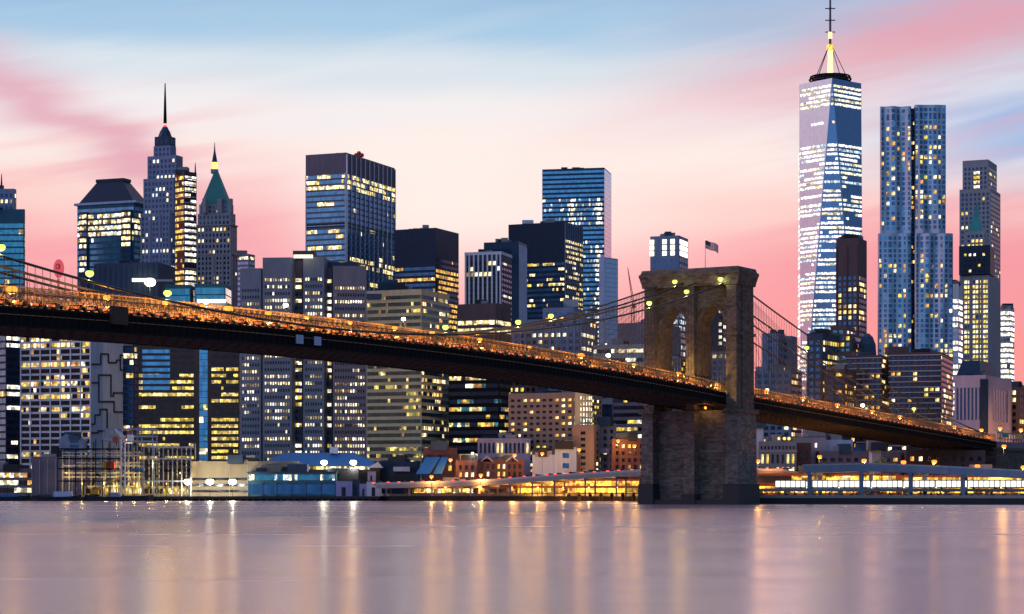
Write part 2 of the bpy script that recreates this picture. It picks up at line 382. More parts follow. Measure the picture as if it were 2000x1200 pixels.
    def done(s, keep=100):
        if s.top and len(s.poly) == 4: s.clutter(s.poly, s.top, 6, seed=5)
        ws = s.wins
        if not ws: return s
        if len(ws) > keep:
            bright = [w_ for w_ in ws if not w_[7].startswith('g_')]; rest = [w_ for w_ in ws if w_[7].startswith('g_')]
            one = (bright+rest)[:keep] if len(bright) <= keep else random.sample(bright, keep)
            ids = set(map(id, one)); rest = [w_ for w_ in ws if id(w_) not in ids]
        else: one, rest = ws, []
        for x, y, z, tx, ty, a, h, m in one:
            o = bpy.data.objects.new('window', wmesh(a, h, m)); C.objects.link(o); o.parent = s.o
            o.location = (x-s.org[0], y-s.org[1], z-s.org[2]); o.rotation_euler = (0, 0, atan2(ty, tx))
        if rest:
            b = MB()
            for x, y, z, tx, ty, a, h, m in rest:
                nx, ny = ty*.14, -tx*.14; a /= 2; h /= 2
                b.face([(x-tx*a+nx, y-ty*a+ny, z-h), (x+tx*a+nx, y+ty*a+ny, z-h), (x+tx*a+nx, y+ty*a+ny, z+h), (x-tx*a+nx, y-ty*a+ny, z+h)], m)
            tag(s.add(b, 'windows'), kind='stuff')
        return s
    # the common case: one box, windows on the sides in view
def tower(name, label, pl, pn, pr, py, Y, ang, wallm, kind='punch', depth=None, z0=GZ, top=0, nclut=6, **k):
    p = rect(pl, pn, pr, Y, ang, depth); z1 = Z(py, Y); b = Bd(name, label, p)
    b.mass(p, z0, z1, wallm); f = b.front(p)
    zw0 = k.pop('zw0', z0+6)
    if kind == 'punch': b.punch(f, zw0, z1-top, **k)
    elif kind == 'ribbon': b.ribbon(f, zw0, z1-top, **k)
    if nclut: b.clutter(p, z1, nclut)
    return b, p, f, z1
# ------------------------------------------------------------------ water and land
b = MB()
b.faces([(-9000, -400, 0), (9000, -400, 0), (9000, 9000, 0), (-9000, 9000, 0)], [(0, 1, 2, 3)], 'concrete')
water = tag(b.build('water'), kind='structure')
m, nt, bs = newmat('water')
geo = nt.nodes.new('ShaderNodeNewGeometry'); gx, gy, gz = sep(nt, geo.outputs['Position'])
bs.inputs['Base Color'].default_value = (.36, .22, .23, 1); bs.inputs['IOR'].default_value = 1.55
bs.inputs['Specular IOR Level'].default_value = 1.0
st = noise(nt, xyz(nt, gx*.003, gy*.03), 1.0, 5, .6)
nt.links.new((st*.2+.15).s, bs.inputs['Roughness'])
bp = nt.nodes.new('ShaderNodeBump'); bp.inputs['Strength'].default_value = .55; bp.inputs['Distance'].default_value = 1.0
sw = noise(nt, xyz(nt, gx*.01, gy*.07), 1.0, 2, .5)
nt.links.new((sw*.28).s, bp.inputs['Height']); nt.links.new(bp.outputs[0], bs.inputs['Normal'])
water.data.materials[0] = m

shore = [W(-250, 1010), W(740, 1000), W(760, 975), W(1240, 955), W(1400, 850), W(1480, 776), W(2060, 740), (1200, 640)]
b = MB(); b.prism(shore+[(4000, 9000), (-4000, 9000), (-2600, 1010)][0:3], -3, GZ, 'concrete', 'asphalt')
tag(b.build('ground'), kind='structure')

# ------------------------------------------------------------------ skyline, left to right
# far-left blue slab
b_, p, f, z1 = tower('office_tower', 'plain deep blue slab tower with stepped grey crown at far left edge', -120, 47, 49, 412, 1450, 3, 'teal_wall', None, nclut=0)
b_.ribbon(f, 60, z1-8, 4.2, .72, 1.6, LIT(.04, .25, .01, PAL_W), 'g_teal')
q = rect(-110, 28, 32, 1455, 3); b_.mass(q, z1, Z(372, 1455), 'lime_blue'); b_.punch(b_.front(q), z1+1, Z(376, 1455), 4, 3, .5, .6, LIT(0), 'g_navy')
q = rect(-90, 5, 8, 1460, 3); b_.mass(q, Z(372, 1455), Z(360, 1455), 'slate', 'roof_unit'); b_.mast(3, 1460, 340, 362, .7, 'rust'); b_.done()

b_, p, f, z1 = tower('office_tower', 'dark tower with white lit floors under the bridge at left edge', -60, 12, 40, 640, 1220, 40, 'navy', None)
b_.ribbon(f[:1], 10, z1, 4, .7, 2, LIT(.1, .4, .02, PAL_W), 'g_blue')
b_.ribbon(f[1:], 10, z1, 4, .55, 1.5, LIT(.35, .9, .05, PAL_WH, 4), 'g_navy'); b_.done()

# white gridded block with the blank mural wall
p = rect(40, 178, 240, 1150, 20); z1 = Z(600, 1150)
b_ = Bd('office_building', 'white gridded block with a blank side wall carrying a dark maze line', p)
b_.mass(p, GZ, z1, 'fin_white'); f = b_.front(p)
b_.ribbon(f[:1], 12, z1-1, 3.45, .66, 1.55, LIT(.28, .75, .12, ['yellow', 'warm', 'pale', 'amber'], 2), 'g_black')
b_.fins(f[:1], 10, z1, 5.9, 'fin_white', .7, .45)
q = p[2]; n0 = p[1]
bm = MB(); bm.prism([lerp2(n0, q, .0), lerp2(n0, q, 1), lerp2(p[0], p[3], 1), lerp2(p[0], p[3], .96)], z1+.01, Z(580, 1150), 'pale_blue')
b_.add(bm, 'roof_unit')
bm = MB(); a_, c_, d_ = n0, lerp2(n0, q, .36), q; e_ = (q[1]-n0[1], -(q[0]-n0[0])); e_L = sqrt(e_[0]**2+e_[1]**2); e_ = (e_[0]/e_L*.06, e_[1]/e_L*.06)
for s0, s1, mm in ((a_, c_, 'pale_blue'), (c_, d_, 'mural_white')): bm.face([(s0[0]+e_[0], s0[1]+e_[1], 12), (s1[0]+e_[0], s1[1]+e_[1], 12), (s1[0]+e_[0], s1[1]+e_[1], z1), (s0[0]+e_[0], s0[1]+e_[1], z1)], mm)
b_.add(bm, 'blank_wall')
def onwall(u, py):   # a place on the side wall
    x, y = lerp2(n0, q, u); d = (q[0]-n0[0], q[1]-n0[1]); L = sqrt(d[0]**2+d[1]**2)
    return (x+d[1]/L*.3, y-d[0]/L*.3, Z(py, y))
bm = MB()
for path in ([(0, 712), (.28, 712), (.28, 692), (.52, 692), (.52, 709), (.78, 709), (.78, 704), (.9, 704), (.9, 694), (1, 694)], [(.9, 704), (.9, 723), (1, 723)],
             [(0, 748), (.22, 748), (.22, 733), (.6, 733), (.6, 774), (.68, 774), (.68, 768), (1, 768)], [(.22, 748), (.22, 785), (.7, 785), (.7, 805), (1, 805)],
             [(0, 829), (.1, 829), (.1, 811), (.26, 811), (.26, 800), (.48, 800), (.48, 838)], [(0, 846), (.2, 846), (.2, 842), (.4, 842)]):
    pts = [onwall(*a) for a in path]
    for a, c in zip(pts, pts[1:]): bm.bar(a, c, .55, 'dark_stone', .9)
b_.add(bm, 'wall_line'); b_.done()

b_, p, f, z1 = tower('office_building', 'narrow dark building between the maze wall and the bronze block', 238, 262, 270, 676, 1300, 12, 'slate', 'ribbon', fh=4, hf=.7, bay=2, lit=LIT(.12, .5, .06, PAL_A), dark='g_navy'); b_.done()

# bronze ribbon block with the blue glass stair strip
p = rect(268, 468, None, 1190, 1, 40); z1 = Z(606, 1190)
b_ = Bd('office_building', 'bronze office block with yellow window ribbons and a vertical blue glass strip', p)
b_.mass(p, GZ, z1, 'bronze'); f = b_.front(p)[0]
segs = lambda a, c: [(lerp2(f[0], f[1], a), lerp2(f[0], f[1], c))]
rows = {}
li = LIT(.5, .93, .1, ['yellow', 'yellow', 'warm', 'yellow'], 5, {i: .02 for i in range(0, 9)})
b_.ribbon(segs(.01, .56), 14, z1-3, 3.55, .5, 1.3, li, 'g_brown')
b_.ribbon(segs(.72, .995), 14, z1-3, 3.55, .5, 1.3, LIT(.6, .9, .12, ['yellow', 'yellow', 'warm'], 4, {i: .02 for i in range(0, 8)}), 'g_brown')
b_.ribbon(segs(.60, .695), 14, z1-3, 3.55, .93, 2, LIT(.3, .8, .05, ['pale', 'teal', 'warm'], 2), 'g_blue')
bm = MB(); a = lerp2(f[0], f[1], .05); c = lerp2(f[0], f[1], .32)
for i in range(7): bm.face([(a[0], a[1]-.2, Z(690+12*i, 1190)), (c[0], c[1]-.2, Z(690+12*i, 1190)), (c[0], c[1]-.2, Z(683+12*i, 1190)), (a[0], a[1]-.2, Z(683+12*i, 1190))], 'g_blue')
b_.add(bm, 'glazing')
for (a, c, t0, mt) in ((322, 372, 560, 'g_teal'), (380, 440, 558, 'g_teal')):
    q = rect(a, c, None, 1200, 2, 20); b_.mass(q, z1+.01, Z(t0, 1200), 'teal_wall', 'penthouse'); b_.ribbon(b_.front(q), z1+1, Z(t0+3, 1200), 4, .85, 3, None, mt)
b_.boxon(330, 446, 592, 603, 1188, 3, 'pale_concrete', 'roof_sign'); b_.boxon(385, 440, 585, 591, 1187, 1.5, 'crown_light', 'light_strip'); b_.done()

b_, p, f, z1 = tower('office_building', 'dark blue windowless block below the hipped roof tower', 184, 310, 342, 516, 1360, 10, 'slate', None, nclut=0)
b_.fins(f[:1], z1-34, z1-1, 3.4, 'dark_blue', .35, .25); b_.boxon(258, 296, 544, 550, 1355, 2, 'crown_light', 'light_strip'); b_.boxon(296, 336, 546, 550, 1355, 2, 'pale_concrete', 'roof_ledge'); b_.done()

# hipped dark roof tower
p = rect(151, 262, 292, 1510, 22); z1 = Z(396, 1510); b_ = Bd('office_tower', 'blue glass tower with a dark hipped roof and lit upper floors', p)
b_.mass(p, GZ, z1, 'teal_wall', parapet=False); f = b_.front(p)
b_.ribbon(f, Z(530, 1510), z1-2, 4.1, .62, 1.6, LIT(.5, .6, .1, PAL_W, 5, {7: 0, 8: 0, 9: 0, 0: .15, 1: .6, 2: .55, 3: .8, 4: .85}), 'g_blue')
q = inset(p, -2.4); b_.mass(q, z1, z1+1.6, 'pale_blue', 'cornice', parapet=False)
t = [lerp2(p[i], p[(i+2) % 4], .27) for i in range(4)]; t0 = [lerp2(p[i], p[(i+2) % 4], .02) for i in range(4)]
b_.mass(t0, z1+1.6, Z(350, 1510), 'navy', 'hipped_roof', 'charcoal', t); b_.mass(inset(t, -.8), Z(350, 1510), Z(344, 1510), 'navy', 'roof_edge', parapet=False)
# projecting corner bays
for u0, u1 in ((.06, .20), (.80, .97)):
    a, c = lerp2(*f[0], u0), lerp2(*f[0], u1); dx_, dy_ = c[0]-a[0], c[1]-a[1]; L = sqrt(dx_*dx_+dy_*dy_); o_ = (dy_/L*2, -dx_/L*2)
    q = [(a[0]+o_[0], a[1]+o_[1]), (c[0]+o_[0], c[1]+o_[1]), c, a]; b_.mass(q, GZ, z1-5, 'dark_blue', 'corner_bay', parapet=False)
    b_.ribbon([(q[0], q[1])], Z(530, 1510), z1-6, 4.1, .6, 1.5, LIT(.7, .9, .1, PAL_W, 4), 'g_deep')
b_.done()

# art deco spire tower
Yd = 1445
b_ = Bd('skyscraper', 'slender stepped art deco tower with a tall needle spire', rect(275, 333, 345, Yd, 20))
def tier(pl, pn, pr, py0, py1, ang, wm, lit_=None, fh=3.7, bay=2.6, Y=Yd, dark='g_navy', name='wall', wf=.45, hf=.55, B=None):
    B = B or b_
    q = rect(pl, pn, pr, Y, ang); B.mass(q, Z(py1, Y) if py1 < 960 else GZ, Z(py0, Y), wm, name)
    if lit_: B.punch(B.front(q), max(Z(py1, Y), 20), Z(py0+2, Y), fh, bay, wf, hf, lit_, dark, .6)
    return q
L1 = LIT(.35, .45, .05, ['cool', 'pale', 'pale', 'white'], 2)
tier(275, 332, 345, 418, 960, 20, 'lime_blue', L1); tier(280, 339, 352, 350, 418, 20, 'lime_blue', L1, Y=Yd+3)
tier(288, 344, 357, 306, 350, 20, 'lime_blue', L1, Y=Yd+4); tier(300, 333, 344, 284, 306, 20, 'lime_blue', L1, Y=Yd+9)
tier(302, 331, 343, 266, 284, 20, 'slate', L1, Y=Yd+10)
cxp = (322.5-1000)/F*(Yd+22)
bm = MB()
for (r0, r1, a, c) in ((6.6, 6.0, 268, 262), (5.4, 3.4, 262, 246), (3.2, 1.7, 246, 238)):
    n = 8; pa = [(cxp+r0*cos(pi/8+2*pi*i/n), Yd+22+r0*sin(pi/8+2*pi*i/n)) for i in range(n)]; pb = [(cxp+r1*cos(pi/8+2*pi*i/n), Yd+22+r1*sin(pi/8+2*pi*i/n)) for i in range(n)]
    bm.prism(pa, Z(a, Yd), Z(c, Yd), 'dark_blue', None, pb)
b_.add(bm, 'lantern_crown'); b_.mast(322.5, Yd+22, 163, 241, 1.25)
bm = MB(); bm.ball((cxp, Yd+22, Z(238, Yd)), 1.5, 'red_beacon'); b_.add(bm, 'beacon')
q = rect(275, 332, 345, Yd, 20); b_.fins(b_.front(q), 30, Z(418, Yd), 6.5, 'lime_blue', 1.1, .5, 'pier'); b_.done()

# slim tower with curved lit balconies
p = rect(342, 360, 384, 1400, 45); z1 = Z(338, 1400); b_ = Bd('apartment_tower', 'slim apartment tower of stacked curved balconies glowing yellow and white', p)
b_.mass(p, GZ, z1, 'bronze'); f = b_.front(p)
b_.ribbon(f[:1], 60, z1-1, 3.9, .55, 1.8, LIT(.9, .85, .4, ['amber', 'yellow', 'warm'], 3), 'g_brown')
b_.ribbon(f[1:], 60, z1-1, 3.9, .6, 2.0, LIT(.95, .95, .6, ['white', 'pale', 'white'], 3), 'g_dark')
for i in range(int((z1-64)/3.9)):
    z = z1-3.9*(i+1)+.1; mid = lerp2(f[1][0], f[1][1], .5); d = (f[1][1][0]-f[1][0][0], f[1][1][1]-f[1][0][1]); L = sqrt(d[0]**2+d[1]**2)
    q = [f[1][0], (lerp2(*f[1], .2)[0]+d[1]/L*1.5, lerp2(*f[1], .2)[1]-d[0]/L*1.5), (mid[0]+d[1]/L*2.1, mid[1]-d[0]/L*2.1), (lerp2(*f[1], .8)[0]+d[1]/L*1.5, lerp2(*f[1], .8)[1]-d[0]/L*1.5), f[1][1]]
    bm = MB(); bm.prism(q, z, z+.5, 'lilac'); b_.add(bm, 'balcony')
b_.mast(381.5, 1402, 318, 338, .6); b_.done()

# green pyramid roof tower
Yg = 1628; b_ = Bd('skyscraper', 'stone tower with a green copper pyramid roof and golden lantern', rect(384, 452, 463, Yg, 14))
Lg = LIT(.25, .4, .05, ['warm', 'yellow', 'pale'], 2)
tier(384, 451, 463, 497, 960, 14, 'lime', Lg, 3.8, 2.9, Yg); tier(384, 451, 463, 440, 497, 14, 'lime', LIT(.2, .4, .04, PAL_Y, 2), 3.9, 2.9, Yg+.6); tier(386, 450, 460, 416, 440, 14, 'lime', Lg, 3.8, 3, Yg+2)
q = tier(389, 446, 456, 398, 416, 14, 'lime', Lg, 3.8, 3, Yg+5)
for a, c in ((395, 405), (424, 436), (446, 455)): tier(a, c-3, c, 388, 416, 14, 'lime', None, Y=Yg+3.5, name='dormer')
q = [lerp2(q[i], q[(i+2) % 4], .03) for i in range(4)]; t = [lerp2(q[i], q[(i+2) % 4], .44) for i in range(4)]
b_.mass(q, Z(398, Yg), Z(330, Yg), 'copper', 'pyramid_roof', 'copper', t)
gx_ = (419-1000)/F*(Yg+24); bm = MB()
bm.prism([(gx_-2.6+a, Yg+22+c) for a, c in ((0, 0), (5.2, 0), (5.2, 5.2), (0, 5.2))], Z(330, Yg), Z(322, Yg), 'lime'); b_.add(bm, 'lantern_base')
bm = MB(); bm.prism([(gx_-2+a, Yg+22.6+c) for a, c in ((0, 0), (4, 0), (4, 4), (0, 4))], Z(322, Yg), Z(308, Yg), 'gold_light'); b_.add(bm, 'lantern')
bm = MB(); bm.tube([(gx_, Yg+24.6, Z(308, Yg)), (gx_, Yg+24.6, Z(298, Yg)), (gx_, Yg+24.6, Z(285, Yg)), (gx_, Yg+24.6, Z(268, Yg))], [2.2, 1.5, .6, .15], 'slate', 8); b_.add(bm, 'spire')
q = rect(384, 451, 463, Yg, 14); b_.fins(b_.front(q), 30, Z(497, Yg), 6, 'lime', 1.2, .5, 'pier')
for zz in (440, 497): b_.mass(inset(q, -.9), Z(zz, Yg), Z(zz-2.2, Yg), 'lime', 'ledge', parapet=False)
b_.done()

b_, p, f, z1 = tower('office_tower', 'plain blue grey slab right of the green pyramid roof tower', 450, 486, 498, 499, 1700, 25, 'lime_blue', 'ribbon', fh=4, hf=.55, bay=2, lit=LIT(.2, .4, .02, PAL_W), dark='g_sky'); b_.done()

# granite tower with notched corners
b_ = Bd('office_tower', 'broad grey granite tower with notched bays and a glaring roof floodlight', rect(470, 690, 718, 1160, 16))
def bay_(pl, pr, py, Y, wm, li, ang=8, dk='g_dark', bay=1.05, fh=3.72, kind='r'):
    q = rect(pl, pr-1, None, Y, ang, 32); z = Z(py, Y); b_.mass(q, GZ, z, wm); f = b_.front(q)[:1]
    if kind == 'p': b_.punch(f, 12, z-9, fh, bay, .5, .42, li, dk, .9)
    else: b_.ribbon(f, 12, z-8, fh, .5, bay, li, dk)
gl = LIT(.62, .85, .18, ['warm', 'pale', 'pale', 'white', 'dim', 'dim'], 3)
glr = LIT(.65, .9, .25, ['pale', 'pale', 'white', 'yellow'], 4)
bay_(469, 511, 528, 1162, 'granite_grey', gl, 10, kind='p', bay=1.35); bay_(513, 571, 507, 1155, 'granite_grey', gl, 5, kind='p', bay=1.35)
bay_(571, 592, 512, 1166, 'mauve', glr, 2); bay_(592, 634, 506, 1157, 'granite_grey', gl, 5, kind='p', bay=1.35)
bay_(634, 650, 514, 1168, 'mauve', glr, 2); bay_(650, 717, 524, 1160, 'granite_rose', gl, -4, kind='p', bay=1.35)
bm = MB(); x = (592-1000)/F*1153
for i in range(8): bm.box(x-5+i*1.3, x-4+i*1.3, 1153, 1154, Z(504, 1153), Z(498, 1153), 'crown_light')
b_.add(bm, 'floodlight_bank'); b_.boxon(572, 614, 490, 507, 1165, 14, 'slate', 'penthouse'); b_.boxon(640, 700, 512, 524, 1168, 14, 'slate', 'penthouse'); b_.done()

# tall steel fin slab (big one, left centre)
p = rect(597, 676, 771, 1580, 22); z1 = Z(301, 1580); b_ = Bd('office_tower', 'tall slab tower with steel fins, blank top band and a red rooftop cluster', p)
b_.mass(p, GZ, z1, 'mauve'); f = b_.front(p); zt = Z(338, 1580)
li = LIT(.12, .5, .05, ['pale', 'warm', 'warm', 'pale'], 3, {0: .7, 1: .5, 2: .93, 16: .9, 3: .05, 4: .05, 5: .05})
li2 = LIT(.2, .6, .05, ['pale', 'warm', 'yellow'], 3, {0: .6, 1: .7, 2: .85, 15: .7, 16: .6})
b_.ribbon(f[:1], 40, zt, 4.0, .66, 1.5, li, 'g_blue'); b_.ribbon(f[1:], 40, zt, 4.0, .7, 1.5, li2, 'g_deep')
b_.fins(f[1:], 40, z1, 7.2, 'steel_panel', .7, .9); b_.fins(f[:1], 40, zt, 30, 'steel_panel', .8, .5)
for zz in (435, 440): b_.mass(inset(p, -.35), Z(zz+3, 1580), Z(zz, 1580), 'charcoal', 'mechanical_band', parapet=False)
bm = MB(); x = (701-1000)/F*1612; bm.bar((x, 1612, z1), (x, 1612, z1+4), 1.0, 'rust')
for a, c in ((-2.2, 4), (2.2, 4), (0, 5.5), (0, 2.8)): bm.ball((x+a, 1612, z1+c), 1.7, 'crane_red', 8, 5)
b_.add(bm, 'antenna_cluster'); b_.done()

p = rect(771, 851, 896, 1550, 24); z1 = Z(448, 1550); b_ = Bd('office_tower', 'black glass tower with amber lit floors right of the fin slab', p)
b_.mass(p, GZ, z1, 'navy'); f = b_.front(p)
b_.ribbon(f[:1], 40, z1-26, 3.9, .55, 1.6, LIT(.35, .5, .04, ['yellow', 'amber', 'warm'], 4, {2: .9}), 'g_deep')
b_.ribbon(f[1:], 40, z1-20, 3.9, .55, 1.6, LIT(.6, .75, .1, ['amber', 'yellow', 'amber'], 4), 'g_navy'); b_.done()

# white ribbon block, near
p = rect(716, 823, 878, 1085, 22); z1 = Z(569, 1085); b_ = Bd('office_building', 'cream banded office block with green glass ribbons behind the deck', p)
b_.mass(p, GZ, z1, 'cream'); f = b_.front(p)
b_.ribbon(f[:1], 10, z1-1, 3.55, .52, 1.25, LIT(.5, .3, .1, ['yellow', 'warm', 'olive', 'dim', 'olive'], 2), 'g_green')
b_.ribbon(f[1:], 10, z1-1, 3.55, .52, 1.25, LIT(.5, .3, .08, ['warm', 'amber', 'pale', 'dim'], 2), 'g_deep')
b_.boxon(738, 792, 552, 570, 1098, 14, 'navy', 'penthouse'); b_.boxon(748, 776, 546, 552, 1102, 8, 'slate', 'roof_unit'); b_.boxon(716, 745, 574, 584, 1080, 2, 'slate', 'roof_unit'); b_.done()

p = rect(908, 979, 1000, 1450, 16); z1 = Z(497, 1450); b_ = Bd('office_tower', 'pale tower with white vertical fins beside a dark slab', p)
b_.mass(p, GZ, z1, 'slate'); f = b_.front(p)
b_.punch(f[:1], 40, z1-4, 3.6, 3.0, .7, .75, LIT(.3, .45, .06, PAL_W, 2), 'g_black', .4); b_.fins(f[:1], 40, z1, 3.0, 'fin_white', 1.1, .6); b_.mass(inset(p, -.3), z1, z1+2, 'fin_white', 'parapet')
b_.punch(f[1:], 40, z1-4, 3.6, 4, .4, .4, LIT(.1, .2, .02, PAL_W, 2), 'g_sky'); b_.done()
b_, p, f, z1 = tower('office_tower', 'blank blue slab tower behind the white fin tower', 945, 1013, 1029, 475, 1560, 15, 'dark_blue', None, nclut=0); b_.boxon(934, 1000, 487, 500, 1540, 10, 'navy', 'penthouse')
bm = MB(); q = f[1]; bm.face([(q[0][0]+.2, q[0][1]-.1, 20), (q[1][0]+.2, q[1][1]-.1, 20), (q[1][0]+.2, q[1][1]-.1, z1-1), (q[0][0]+.2, q[0][1]-.1, z1-1)], 'pale_blue'); b_.add(bm, 'side_cladding'); b_.done()

p = rect(893, 968, 998, 1200, 24); z1 = Z(596, 1200); b_ = Bd('office_building', 'brown rounded block with two bright curved window bands', p)
b_.mass(p, GZ, z1, 'brown'); f = b_.front(p)
b_.ribbon(f, Z(652, 1200), Z(622, 1200), 4.2, .55, 1.9, LIT(1, .93, .9, ['warm', 'pale'], 6), 'g_dark'); b_.ribbon(f, 12, Z(660, 1200), 3.9, .5, 1.8, LIT(.4, .5, .05, PAL_Y), 'g_dark')
bm = MB(); q = f[1]; a, c = lerp2(*q, .45), lerp2(*q, .75); bm.face([(a[0]+.1, a[1]-.1, Z(625, 1200)), (c[0]+.1, c[1]-.1, Z(625, 1200)), (c[0]+.1, c[1]-.1, Z(603, 1200)), (a[0]+.1, a[1]-.1, Z(603, 1200))], 'g_black'); b_.add(bm, 'louvre'); b_.done()

p = rect(993, 1103, 1138, 1700, 24); z1 = Z(436, 1700); b_ = Bd('office_tower', 'black tower with a blank crown and a pale gridded side', p)
b_.mass(p, GZ, z1, 'navy'); f = b_.front(p)
b_.ribbon([(lerp2(*f[0], .3), f[0][1])], 60, z1-30, 4.0, .5, 1.6, LIT(.6, .6, .06, ['yellow', 'warm', 'pale'], 3), 'g_deep'); b_.ribbon(f[1:], 60, z1-12, 4.0, .5, 1.6, LIT(.7, .7, .1, ['warm', 'yellow', 'pale'], 2), 'g_black')
b_.fins(f[1:], 60, z1, 3.6, 'lime_blue', .8, .5); b_.boxon(1020, 1042, 430, 437, 1725, 12, 'fin_white', 'roof_unit'); b_.done()

# tall blue glass tower
p = rect(1059, 1180, 1194, 1920, 12); z1 = Z(330, 1920); b_ = Bd('skyscraper', 'tall smooth blue glass tower with white lights glowing through its floors', p)
b_.mass(p, GZ, z1, 'dark_blue'); f = b_.front(p)
def li4(r, n):
    out = [None]*n
    if r < 6 or r in (13, 14, 24): return out
    for i in range(n):
        u = i/n; pr = .95*math.exp(-((u-.47)/.05)**2)+.55*math.exp(-((u-.9)/.05)**2)+(.42 if r % 3 else .16)
        if random.random() < pr: out[i] = random.choice(['white', 'pale', 'white']) if pr > .55 else random.choice(['cool', 'cool_dim', 'cool_dim', 'cool_dim', 'pale'])
    return out
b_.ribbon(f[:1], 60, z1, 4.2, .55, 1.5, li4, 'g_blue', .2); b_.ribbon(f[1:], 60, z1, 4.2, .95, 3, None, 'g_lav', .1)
q = rect(1170, 1181, 1207, 1916, 40); b_.mass(q, GZ, Z(505, 1916), 'pale_blue', 'side_wing'); b_.ribbon(b_.front(q)[1:], 60, Z(505, 1916), 4.2, .9, 3, LIT(.1, .3, .02, PAL_WH), 'g_lav'); b_.done()

# stepped pale block with lit base
p = rect(1000, 1135, 1168, 1250, 18); z1 = Z(640, 1250); b_ = Bd('office_building', 'pale stepped block with scattered bright windows beside the cables', p)
Lw = LIT(.4, .45, .06, ['pale', 'warm', 'amber', 'pale'], 2)
b_.mass(p, GZ, z1, 'lime_blue'); b_.punch(b_.front(p), 14, z1-2, 3.9, 3.4, .5, .5, Lw, 'g_deep')
for a, n_, c, t0 in ((1030, 1140, 1164, 622), (1060, 1120, 1142, 604)):
    q = rect(a, n_, c, 1258, 18); b_.mass(q, z1-1, Z(t0, 1258), 'lime_blue'); b_.punch(b_.front(q), z1+1, Z(t0+2, 1258), 3.9, 3.6, .5, .5, Lw, 'g_deep')
b_.boxon(1070, 1100, 590, 604, 1275, 10, 'slate', 'roof_unit'); b_.boxon(1100, 1130, 585, 600, 1282, 10, 'pale_concrete', 'roof_unit'); b_.done()

b_, p, f, z1 = tower('office_building', 'dark block with teal and yellow windows below the bridge deck', 876, 975, 998, 700, 1090, 20, 'steel_dark', 'ribbon', fh=3.9, hf=.5, bay=2.1, lit=LIT(.55, .5, .1, ['yellow', 'warm', 'teal', 'pale', 'warm', 'amber'], 2), dark='g_dark'); b_.done()
b_, p, f, z1 = tower('apartment_building', 'dark brick block peeping between tan building and bridge deck', 990, 1050, 1064, 742, 1160, 20, 'brown', 'punch', fh=3.4, bay=3, lit=LIT(.8, .5, .2, PAL_Y, 1), dark='g_black'); b_.done()

# tan apartment block with lit stair
p = rect(993, 1134, 1176, 1035, 22); z1 = Z(771, 1035); b_ = Bd('apartment_building', 'tan brick apartment block with a brightly lit curved stair tower', p)
b_.mass(p, GZ, z1, 'tan_brick'); f = b_.front(p)
b_.punch(f[:1], 10, z1-1, 2.75, 3.3, .5, .42, LIT(.7, .28, .12, ['yellow', 'warm', 'amber', 'pale', 'lilac'][:4], 1), 'g_black', .6); b_.punch(f[1:], 10, z1-1, 2.75, 3.4, .45, .45, LIT(.7, .35, .15, PAL_Y, 1), 'g_black')
sx, sy = W(1140, 1024); n = 9; q = [(sx+4.0*cos(pi+pi*i/n), sy+4.0*sin(pi+pi*i/n)) for i in range(n+1)]+[(sx+4, sy+9), (sx-4, sy+9)]
b_.mass(q, GZ, z1+1, 'cream', 'stair_tower'); b_.ribbon([(q[i], q[i+1]) for i in range(3, n)], Z(838, 1024), z1-1, 2.75, .62, 1.2, LIT(1, 1, 1, ['white', 'pale']), 'g_dark')
q = rect(1118, 1160, 1172, 1012, 20); b_.mass(q, GZ, Z(834, 1012), 'tan_brick', 'annex'); b_.punch(b_.front(q), 10, Z(840, 1012), 3, 5.5, .25, .5, LIT(.5, .3, .1, PAL_Y, 1), 'g_black'); b_.done()

b_, p, f, z1 = tower('office_tower', 'dark blue block standing just left of the bridge tower', 1165, 1206, 1220, 790, 1180, 20, 'navy', 'punch', fh=3.8, bay=3, lit=LIT(.15, .4, .03, PAL_Y, 2), dark='g_navy'); b_.done()
b_, p, f, z1 = tower('office_building', 'mauve block with a lit floor tucked against the stone tower', 1196, 1262, 1290, 775, 1120, 22, 'mauve', 'ribbon', fh=3.8, hf=.5, bay=1.8, lit=LIT(.35, .8, .08, PAL_Y, 4), dark='g_dark'); b_.done()
b_, p, f, z1 = tower('office_building', 'pinkish blank block with flat roof left of the stone tower', 1206, 1290, 1330, 633, 1330, 20, 'granite_rose', None); b_.done()
b_, p, f, z1 = tower('office_building', 'grey white low block with long dark ribbons left of the stone tower', 1158, 1258, 1300, 676, 1210, 18, 'pale_concrete', 'ribbon', fh=5, hf=.4, bay=2, lit=LIT(.15, .6, .03, PAL_W), dark='g_dark'); b_.done()

# lit-crown tower seen over and through the stone tower
p = rect(1270, 1326, 1344, 1560, 20); z1 = Z(463, 1560); b_ = Bd('office_tower', 'tower with a glaring floodlit crown behind the stone bridge tower', p)
b_.mass(p, GZ, z1, 'lime_blue'); f = b_.front(p)
b_.punch(f, Z(525, 1560), Z(500, 1560), 4, 4, .4, .5, LIT(.2, .4, .05, PAL_W, 1), 'g_deep')
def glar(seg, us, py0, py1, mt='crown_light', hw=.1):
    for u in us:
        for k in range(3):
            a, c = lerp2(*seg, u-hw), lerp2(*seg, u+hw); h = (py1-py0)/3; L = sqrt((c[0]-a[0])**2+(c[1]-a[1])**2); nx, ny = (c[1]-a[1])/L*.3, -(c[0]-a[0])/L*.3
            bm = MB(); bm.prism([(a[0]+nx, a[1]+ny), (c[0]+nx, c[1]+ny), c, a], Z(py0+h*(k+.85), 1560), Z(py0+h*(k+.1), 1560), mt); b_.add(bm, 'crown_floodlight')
glar(f[0], (.06, .5, .78), 466, 500, hw=.07); glar(f[1], (.5,), 466, 500, hw=.4)
